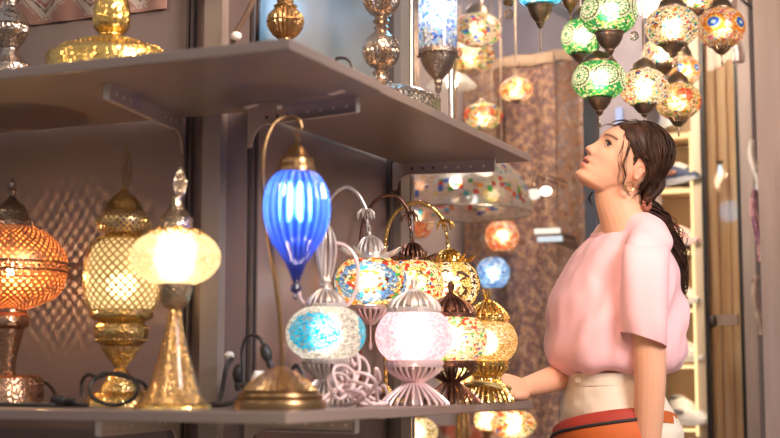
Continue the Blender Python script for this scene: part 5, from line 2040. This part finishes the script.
def hairline(u, l):
    return float(np.interp(u, [-30, -16, -8, 0, 8, 13, 18, 26, 32], [-16, -9, -3, 14, 20, 25, 33, 41, 48])) + 3 * gau(l, 9) * (u > 20)


hb = MB()
rings = []
for i in range(41):
    ph = PI * i / 40
    r = []
    for k in range(64):
        t = 2 * PI * k / 64
        d = Vector((math.sin(ph) * math.cos(t), math.sin(ph) * math.sin(t), math.cos(ph)))
        R_ = surf(d)
        q = HC + d * R_
        inh = q.x < hairline(q.z, q.y) and q.z > -27
        if inh and q.z < 8 and abs(q.x - 5) < 8.5 and q.z > -12:
            inh = False
        e = (1.3 + 1.6 * max(0, q.z / 46)) if inh else -2.5
        r.append(H(*(HC + d * (R_ + e))))
    rings.append(r)
hb.loft(rings)
TIE = Vector((-24, 9, -22))


def flow(d0, T, n=12, lift=3.0, wav=1.0, ph=0.0):
    d1 = (T - HC).normalized()
    om = math.acos(max(-1, min(1, d0.dot(d1))))
    pts = []
    for i in range(n + 1):
        t = i / n
        d = (d0 * math.sin((1 - t) * om) + d1 * math.sin(t * om)) / max(math.sin(om), 1e-4)
        d.normalize()
        R_ = surf(d)
        x = d.orthogonal().normalized()
        bulge = lift + 1.6 * math.sin(PI * t)
        q = HC + d * (R_ + bulge) + x * wav * math.sin(t * 12 + ph) + d * (.5 * wav * math.cos(t * 15 + 2 * ph))
        if t > .75:
            q = q.lerp(T + x * 1.5 * math.sin(ph * 3), (t - .75) * 4 * .9)
        pts.append(H(*q))
    return pts


cnt = 0
tries = 0
while cnt < 480 and tries < 6000:
    tries += 1
    u0 = random.uniform(-4, 46)
    t = random.uniform(-PI, PI)
    d = Vector((math.cos(t) * random.uniform(.2, 1), math.sin(t), random.uniform(-.25, 1))).normalized()
    q = HC + d * surf(d)
    hl_ = hairline(q.z, q.y)
    if q.x > hl_ or q.x < hl_ - 34 or q.z < -6:
        continue
    if abs(q.x - 5) < 8 and q.z < 6 and abs(q.y) > 15:
        continue
    tie_ = TIE if q.y > -4 else Vector((-24, -7, -22))
    pts = flow(d, tie_ + Vector((random.uniform(-3, 3), random.uniform(-3, 3), random.uniform(-2, 2))), 18, random.uniform(1.2, 4.4), random.uniform(.6, 2.4), random.uniform(0, 6))
    bad = False
    for w_ in pts:
        r_ = (w_ - HE) / KP
        rf_, rl_, ru_ = r_.dot(HFv), r_.dot(HL), r_.dot(HU)
        if rl_ > 14 and abs(rf_ - 4) < 6.5 and abs(ru_ + 1) < 8:
            bad = True
        if rf_ > hairline(ru_, rl_) + 4:
            bad = True
    if bad:
        continue
    r0 = random.uniform(.45, 1.0) * KP
    hb.tube(pts, [r0 * (.35 + .65 * min(1, i / 3)) for i in range(len(pts))], 5)
    cnt += 1


def lock(pts, n, r, spread, curl=1.0, l0=None, turns=3.0):
    """a bundle of strands along picture points (px, py, l)"""
    P = [W(*q) for q in pts]
    for k in range(n):
        a0, rr = random.uniform(0, 2 * PI), spread * math.sqrt(random.random())
        w0, w1 = random.uniform(0, 6), random.uniform(.7, 1.3)
        sp = smooth_path(P, 6)
        out = []
        m_ = len(sp) - 1
        for i, q in enumerate(sp):
            t_ = i / m_
            env = (.35 + .65 * math.sin(PI * min(1, t_ * .75 + .15)))
            c1 = rr * env * math.cos(a0 + .8 * t_) + curl * math.sin(turns * w1 * t_ * 2 * PI / 2 + w0)
            c2 = rr * env * math.sin(a0 + .8 * t_) + curl * math.cos(turns * w1 * t_ * 2 * PI / 2 + w0)
            out.append(q + (RT * c1 - FH * c2 + Vector((0, 0, 1)) * (.4 * c1)) * KP)
        rad = [r * KP * (1 - .75 * (i / m_) ** 2) for i in range(m_ + 1)]
        hb.tube(out, rad, 5)


# ponytail
lock([(645, 200, .02), (651, 208, .03), (661, 219, .03), (671, 237, .02), (678, 258, .02), (682, 278, .02), (681, 296, .02)], 60, .8, 7, 2.6, turns=5)
lock([(650, 205, .03), (662, 215, .03), (674, 226, .02), (682, 240, .02), (686, 256, .02), (683, 272, .02)], 14, .45, 4.5, 3.2, turns=6)
lock([(650, 206, .03), (664, 228, .03), (676, 256, .02), (682, 282, .02), (684, 300, .02)], 20, .5, 6, 3.0, turns=6)
# knot at the nape
lock([(660, 178, .03), (658, 190, .045), (650, 200, .05), (646, 206, .04)], 26, 1.2, 7, .8)
lock([(650, 184, .05), (648, 194, .055), (645, 202, .05)], 14, 1.1, 5, .8)
# front locks by the ear and wisps
lock([(624, 134, .070), (624, 146, .082), (620, 158, .088), (620, 170, .088), (619, 181, .084), (625, 192, .078)], 4, .25, 2.4, .9, turns=2.4)
lock([(630, 140, .078), (628, 152, .088), (624, 164, .09), (625, 176, .088), (623, 186, .083), (631, 196, .075)], 8, .33, 3.2, 1.0, turns=2.2)
lock([(636, 132, .070), (640, 148, .086), (648, 160, .088), (654, 174, .08), (650, 190, .066)], 16, .36, 4.5, 1.8, turns=4)
lock([(626, 126, .03), (640, 126, .055), (654, 140, .066), (662, 158, .066), (660, 178, .06), (650, 196, .055)], 18, .36, 4.5, 2.0, turns=4)
lock([(640, 122, .02), (653, 130, .03), (664, 146, .03), (666, 164, .03), (660, 184, .035), (650, 200, .04)], 18, .36, 3.5, 2.0, turns=4)
lock([(640, 150, .080), (647, 162, .083), (648, 178, .078), (640, 192, .068), (634, 196, .06)], 12, .6, 2.2, .7, turns=2)
lock([(630, 134, .05), (617, 127, .03), (608, 124, .02), (601, 127, .02)], 6, .28, 1.6, .7, turns=2)
lock([(640, 128, .05), (628, 121, .02), (616, 121, .01), (610, 124, .01)], 8, .4, 2, .8, turns=2)
lock([(648, 126, .03), (659, 134, .02), (667, 148, .02), (668, 164, .02), (661, 182, .02)], 10, .4, 2, .8, turns=2)
lock([(594, 190, -.075), (589, 198, -.075), (593, 207, -.07)], 3, .25, 1.0, .8, turns=2) if False else lock([(592, 192, -.06), (589, 200, -.062), (593, 207, -.06)], 5, .4, 1.2, .8, turns=2)
ho = hb.build('hair', M_hair, root, True, 80)

# hair tie and earring
tie = MB()
Tm = W(647, 204, .055)
for k in range(9):
    a = 2 * PI * k / 9
    tie.ball(Tm + (RT * math.cos(a) * .6 + UP * math.sin(a)) * 5 * KP, (2.4 * KP,) * 3, 8, 6)
o = tie.build('hair_tie', pbr('rust hair tie', (.30, .10, .06), .7), root)
o['label'] = 'rust coloured scrunched hair tie'
er = MB().ring(4.6, .62, 0, seg=28, sub=8, M=Matrix.Translation(W(629.5, 187, .082)) @ Matrix((RT, UP, -FW)).transposed().to_4x4() @ Matrix.Rotation(.5, 4, 'Y') @ Matrix.Scale(KP, 4))
o = er.build('earring', M_golds, root)
o['label'] = 'small gold hoop earring'

# ---------------- t-shirt
sh = MB()
SR = [(374, 566, 660, .150), (371.5, 557, 672, .172), (366, 551, 680, .186), (358, 547.5, 685, .192), (345, 546, 686.5, .194), (320, 547.5, 685, .192), (302, 552, 682, .190), (285, 560, 679.5, .186), (264, 570.5, 674, .178), (252, 578, 668, .172), (242, 587, 662, .155), (233, 598, 654, .12), (226, 606, 648, .09)]
rings = []
for y, L_, R_, b in SR:
    c_, h_ = (L_ + R_) / 2, (R_ - L_) / 2 * KP
    a = math.sqrt(max(1e-4, h_ ** 2 - (b * math.sin(TURN)) ** 2)) / math.cos(TURN)
    f_, z_ = fz(c_, y)
    rings.append(ell(B(f_, 0, z_), PF, PL, a, b, 40, 2.2))
sh.loft(rings)
limb(sh, [B(-.055, -.175, 1.325), B(-.05, -.14, 1.350), B(-.034, -.08, 1.382), B(-.02, 0, 1.385), B(-.024, .08, 1.390), B(-.029, .135, 1.370), B(-.032, .170, 1.340)],
     [(.050, .045), (.062, .050), (.070, .048), (.064, .040), (.054, .046), (.054, .048), (.050, .048)], 24, PF)
slv = [(W(643, 236, .10), .050, .038), (W(645.5, 243, .142), .059, .044), (W(645, 250, .164), .057, .046), (W(644.5, 255, .178), .054, .048), (W(644, 285, .198), .052, .050), (W(644, 306, .208), .050, .048)]
rings = []
for i, (q, a, b) in enumerate(slv):
    t_ = (Vector((0, 0, -1)) + PL * (1.2 if i == 0 else .8 if i == 1 else .35)).normalized() if i < 3 else (q - slv[i - 1][0]).normalized()
    A_ = (PF * 1.0 + Vector((0, 0, .06 * i))).normalized()
    B_ = t_.cross(A_).normalized() if i < 3 else PL
    if B_.dot(PL) < 0:
        B_ = -B_
    rings.append(ell(q, A_, B_, a, b, 28))
q, a, b = slv[-1]
A_ = (PF + Vector((0, 0, .37))).normalized()
sh.loft(rings)
fsl = [(B(-.02, -.15, 1.345), .058, .05), (B(-.02, -.195, 1.28), .06, .055), (B(-.02, -.205, 1.20), .06, .055), (B(-.02, -.21, 1.12), .06, .055)]
sh.loft([ell(q, PF, PL, a, b, 24) for q, a, b in fsl])


FOLDS = []
for (x0_, y0_, x1_, y1_, am, wd_) in ((617, 252, 592, 318, .010, .014), (612, 275, 606, 345, .011, .013), (600, 262, 570, 330, .008, .016), (618, 300, 628, 362, .011, .012),
                                     (596, 300, 588, 365, .008, .012), (575, 290, 560, 350, .007, .014), (606, 330, 616, 370, -.010, .010), (624, 268, 622, 320, -.012, .010),
                                     (655, 262, 640, 318, .007, .012), (648, 240, 633, 270, .006, .012), (672, 300, 660, 362, .010, .012), (664, 330, 676, 366, -.008, .010)):
    FOLDS.append((*fz(x0_, y0_), *fz(x1_, y1_), am, wd_))


def folds(c, n):
    z = c.z
    f_ = c.dot(PF)
    l_ = c.dot(PL)
    d = .005 * mnoise.noise(Vector((f_ * 13 + z * 5, l_ * 13, z * 3.2)))
    d += .0035 * mnoise.noise(Vector((f_ * 26 - z * 9, l_ * 26, z * 7 + 4)))
    # soft pleats gathered above the waistband, drag lines from the arm
    low = max(0, 1 - (z - .985) / .16)
    ang = math.atan2(l_, f_ - .01)
    d += .006 * low * math.sin(ang * 9 + 2 * math.sin(z * 14))
    if l_ > -.05:
        for (fa_, za_, fb_, zb2, am, wd_) in FOLDS:
            vx, vz = fb_ - fa_, zb2 - za_
            tt = max(0, min(1, ((f_ - fa_) * vx + (z - za_) * vz) / (vx * vx + vz * vz)))
            dist = math.hypot(f_ - fa_ - tt * vx, z - za_ - tt * vz)
            d += am * math.exp(-(dist / wd_) ** 2) * math.sin(PI * (.12 + .76 * tt))
    mid = gau(z - 1.18, .1)
    d += .006 * mid * math.sin((f_ * .9 + z * .75) * 60 + 1)
    return d


M_shirt = pbr('pink cotton', (0.95, 0.55, 0.58), .85, bump=('noise', 420, .12), sheen=.15)
so_ = remeshed(sh, 't_shirt', M_shirt, 0.0055, 60, root, folds, .6)
so_['label'] = 'loose pink short-sleeved t-shirt'
# near sleeve, set in at the dropped shoulder seam
hm = MB()
hr_ = []
for i, (px_, py, l_, a, b, tl) in enumerate(((645.5, 243, .145, .045, .030, .05), (645.6, 246, .160, .057, .042, .05), (645.6, 250, .174, .0620, .051, .06), (645.2, 256, .188, .0635, .056, .08), (644.8, 275, .203, .064, .059, .13), (644.5, 296, .212, .0635, .060, .2),
                               (644.3, 318, .217, .0635, .0605, .29), (644.3, 340, .220, .0640, .061, .37), (644.3, 341, .220, .0625, .0595, .37), (644.3, 322, .218, .056, .054, .3))):
    A_ = (PF + Vector((0, 0, tl))).normalized()
    q = W(px_, py, l_)
    amp = .003 * min(1, i / 4)
    hr_.append([q + (v - q) * (1 + amp / .06 * (math.sin(3 * 2 * PI * k / 56 + .25 * i) + .6 * math.sin(5 * 2 * PI * k / 56 - .3 * i))) for k, v in enumerate(ell(q, A_, PL, a, b, 56))])
hm.loft(hr_, cap=False)
hm.build('sleeve', M_shirt, root, True, 80)
# ribbed neckband
fa, za = fz(597, 236.5)
fb, zb_ = fz(643, 208)
ca = B((fa + fb) / 2, 0, (za + zb_) / 2)
ax = (B(fa, 0, za) - B(fb, 0, zb_)) / 2
pts = [ca + ax * math.cos(t) + PL * .087 * math.sin(t) + Vector((0, 0, -.006 * math.sin(t) ** 2)) for t in [2 * PI * k / 48 for k in range(48)]]
MB().tube(pts, .0065, 8, closed=True).build('neckband', M_shirt, root)

# ---------------- trousers
tr = MB()
TRR = [(.03, .992, .113, .146), (.03, .97, .117, .150), (.026, .94, .126, .160), (.014, .89, .146, .176), (.0, .835, .160, .190), (-.004, .78, .155, .188), (-.002, .73, .13, .18)]
tr.loft([ell(B(f, 0, z), PF, PL, a, b, 40, 2.2) for f, z, a, b in TRR])
for s in (1, -1):
    limb(tr, [B(-.0, .095 * s, .80), B(.0, .1 * s, .62), B(.005, .1 * s, .40), B(.005, .1 * s, .12)], [.098, .098, .090, .088], 24)
M_cream_c = pbr('cream cotton', (.80, .70, .57), .85, bump=('noise', 350, .12))


def tfolds(c, n):
    return .003 * mnoise.noise(Vector((c.dot(PF) * 14, c.dot(PL) * 14, c.z * 26))) + .0022 * mnoise.noise(Vector((c.dot(PF) * 30, c.dot(PL) * 30, c.z * 40)))


remeshed(tr, 'trousers', M_cream_c, 0.006, 4, root, tfolds)['label'] = 'high-waisted cream trousers'
wb = MB()
for zz0, zz1 in ((.957, .990),):
    rings = [ell(B(.03, 0, z), PF, PL, a, a + .033, 56, 2.2) for z, a in ((zz0, .115), (zz0, .1205), (zz1, .1175), (zz1, .112))]
    wb.loft(rings)
wb.build('waistband', M_cream_c, root)
bp_ = dep(569.5, 379.5, 3.70)
# put the button on the band
th_ = -.05
fo, lo_ = .03 + .1235 * math.cos(.34), .162 * math.sin(.34)
bt = B(fo, lo_, .972)
nb = (PF * math.cos(.40) + PL * math.sin(.40)).normalized()
Mb = Matrix.Translation(bt) @ nb.to_track_quat('Z', 'Y').to_matrix().to_4x4()
MB().lathe([(.0095, -.002), (.0095, .003), (.008, .0045), (.006, .0035), (.0005, .0032)], 24, 0, Mb).build('button', pbr('cream button', (.86, .78, .66), .35), root)
for s in (1, -1):
    q = B(.05, .098 * s, 0)
    shb = MB()
    shb.loft([ell(B(-.085 + .25 * u, .095 * s, .006), PF * 0 + PL, Vector((0, 0, 1)), .034 + .012 * math.sin(PI * u), .012, 16) for u in np.linspace(0, 1, 9)])
    limb(shb, [B(-.06, .095 * s, .05), B(.02, .095 * s, .05), B(.13, .097 * s, .032)], [(.042, .05), (.044, .045), (.038, .026)], 16, PL)
    shb.build('shoe', M_white, root)

# ---------------- orange waist bag (worn, but a thing of its own)
bag = thing('waist_bag', 'orange waist bag with a black zip worn across the cream trousers', 'bag', PO)
M_org = pbr('burnt orange canvas', (.56, .12, .022), .7, bump=('noise', 260, .2))
M_redd = pbr('dark red canvas', (.36, .035, .022), .7, bump=('noise', 260, .2))


def hip(phi, off, z):
    a, b = .152 + off, .182 + off
    zz = np.interp(z, [.73, .80, .84, .90, .95], [-.006, 0, 0, -.012, -.03])
    a += zz
    b += zz
    return B(.004 + np.interp(z, [.8, .9, .95], [0, .012, .024]) + a * math.cos(phi), b * math.sin(phi), z)


nphi, nsec = 40, 28
rings = []
ztop = lambda u: .846 + .066 * u
for i in range(nphi + 1):
    u = i / nphi
    phi = math.radians(-25 + 107 * u)
    e = max(.12, math.sin(PI * min(1, max(0, .06 + .88 * u)))) ** .45
    hh = .088 * (.72 + .28 * e)
    zc = ztop(u) - .088
    r = []
    for k in range(nsec):
        t = 2 * PI * k / nsec
        x, y = math.cos(t), math.sin(t)
        x = math.copysign(abs(x) ** .8, x)
        y = math.copysign(abs(y) ** .7, y)
        r.append(hip(phi, .016 + .026 * e * x, zc + hh * y))
    rings.append(r)
bmb = MB().loft(rings)
bmb.m = []
for q in bmb.f:
    if len(q) > 4:
        bmb.m.append(0)
        continue
    i = min(q) // nsec
    k = min(q) % nsec
    t = 2 * PI * (k + .5) / nsec
    bmb.m.append(1 if .50 < t < 1.9 else 0)
bmb.build('pouch', [M_org, M_redd], bag, True, 50)
zp = MB()
pts = []
for i in range(nphi + 1):
    u = i / nphi
    phi = math.radians(-25 + 107 * u)
    e = max(.12, math.sin(PI * min(1, max(0, .06 + .88 * u)))) ** .45
    pts.append(hip(phi, .016 + .026 * e * .90, ztop(u) - .088 + .088 * (.72 + .28 * e) * .62))
zp.tube(pts, .0048, 8)
zp.build('zipper', pbr('black zip tape', (.025, .02, .022), .6), bag)
st = MB()
ring_o, ring_i = [], []
v, f = [], []
for k in range(64):
    phi = 2 * PI * k / 64
    zc = .838 + .042 * math.sin(phi)
    for (off, dz) in ((.004, -.016), (.012, -.016), (.012, .016), (.004, .016)):
        v.append(hip(phi, off, zc + dz))
for k in range(64):
    for j in range(4):
        a, b_ = k * 4 + j, k * 4 + (j + 1) % 4
        c_, d_ = ((k + 1) % 64) * 4 + (j + 1) % 4, ((k + 1) % 64) * 4 + j
        f.append((a, d_, c_, b_))
st.add(v, f)
st.build('strap', M_org, bag, True, 30)

# ================================================================== LIGHT
wd = bpy.data.worlds.new('world')
scn.world = wd
wd.use_nodes = True
nt = wd.node_tree
for n_ in list(nt.nodes):
    nt.nodes.remove(n_)
wo = nt.nodes.new('ShaderNodeOutputWorld')
bg = nt.nodes.new('ShaderNodeBackground')
tc = nt.nodes.new('ShaderNodeTexCoord')
sp = nt.nodes.new('ShaderNodeSeparateXYZ')
rp = nt.nodes.new('ShaderNodeValToRGB')
mp = nt.nodes.new('ShaderNodeMapRange')
mp.inputs[1].default_value = -1
mp.inputs[2].default_value = 1
nt.links.new(tc.outputs['Generated'], sp.inputs[0])
nt.links.new(sp.outputs[2], mp.inputs[0])
nt.links.new(mp.outputs[0], rp.inputs[0])
el = rp.color_ramp.elements
el[0].position, el[0].color = 0.42, (.10, .08, .07, 1)
el[1].position, el[1].color = 0.95, (.85, .9, 1.0, 1)
e_ = el.new(.52)
e_.color = (.72, .64, .60, 1)
nt.links.new(rp.outputs[0], bg.inputs[0])
bg.inputs[1].default_value = 0.45
nt.links.new(bg.outputs[0], wo.inputs[0])


def area(name, loc, target, size, power, col):
    ld = bpy.data.lights.new(name, 'AREA')
    ld.energy = power
    ld.color = col
    ld.shape = 'DISK'
    ld.size = size
    o = bpy.data.objects.new(name, ld)
    COL.objects.link(o)
    o.location = loc
    o.rotation_euler = (Vector(target) - Vector(loc)).to_track_quat('-Z', 'Y').to_euler()
    return o


def spot(name, loc, power, col, r=.05):
    ld = bpy.data.lights.new(name, 'POINT')
    ld.energy = power
    ld.color = col
    ld.shadow_soft_size = r
    o = bpy.data.objects.new(name, ld)
    COL.objects.link(o)
    o.location = loc
    return o


# daylight from the open street, warm lamps, added unseen fills and glint lights
area('street_daylight', (2.2, 0.9, 3.2), (-0.9, 3.6, 1.2), 1.6, 225, (1.0, .89, .85))
area('warm_fill', (-0.98, 2.55, 2.12), (-1.10, 3.75, 1.25), 0.45, 12, (1.0, .62, .36))  # added unseen area light to warm her face and front
area('shop_window_lamp', (-1.3, 4.85, 2.55), (-1.3, 5.6, 1.2), 0.6, 26, (1.0, .82, .62))
area('shoe_shop_fill', (0.6, 4.0, 2.9), (.0, 5.8, 1.2), 0.9, 20, (1.0, .82, .58))  # added unseen light to brighten the wooden door and display
spot('glint_light_a', (-1.9, 0.2, 2.5), 14, (1.0, .72, .45), .07)  # four unseen point lights added for bright reflections in the metals
spot('glint_light_b', (-0.6, 0.9, 2.7), 12, (1.0, .78, .52), .07)
spot('glint_light_c', (0.3, 2.2, 2.6), 12, (1.0, .80, .58), .07)
spot('glint_light_d', (-3.0, 1.2, 2.3), 8, (1.0, .72, .45), .07)
spot('lower_shelf_lamp', (-0.8, 2.0, 0.55), 12, (1.0, .74, .5), .06)
spot('window_fill', (-1.95, 5.1, 2.45), 16, (1.0, .82, .70), .08)  # added unseen light to brighten the left of the window interior
spot('blue_lamp_glow', (-1.36, 3.12, 1.92), 1.6, (.2, .62, 1.0), .06)
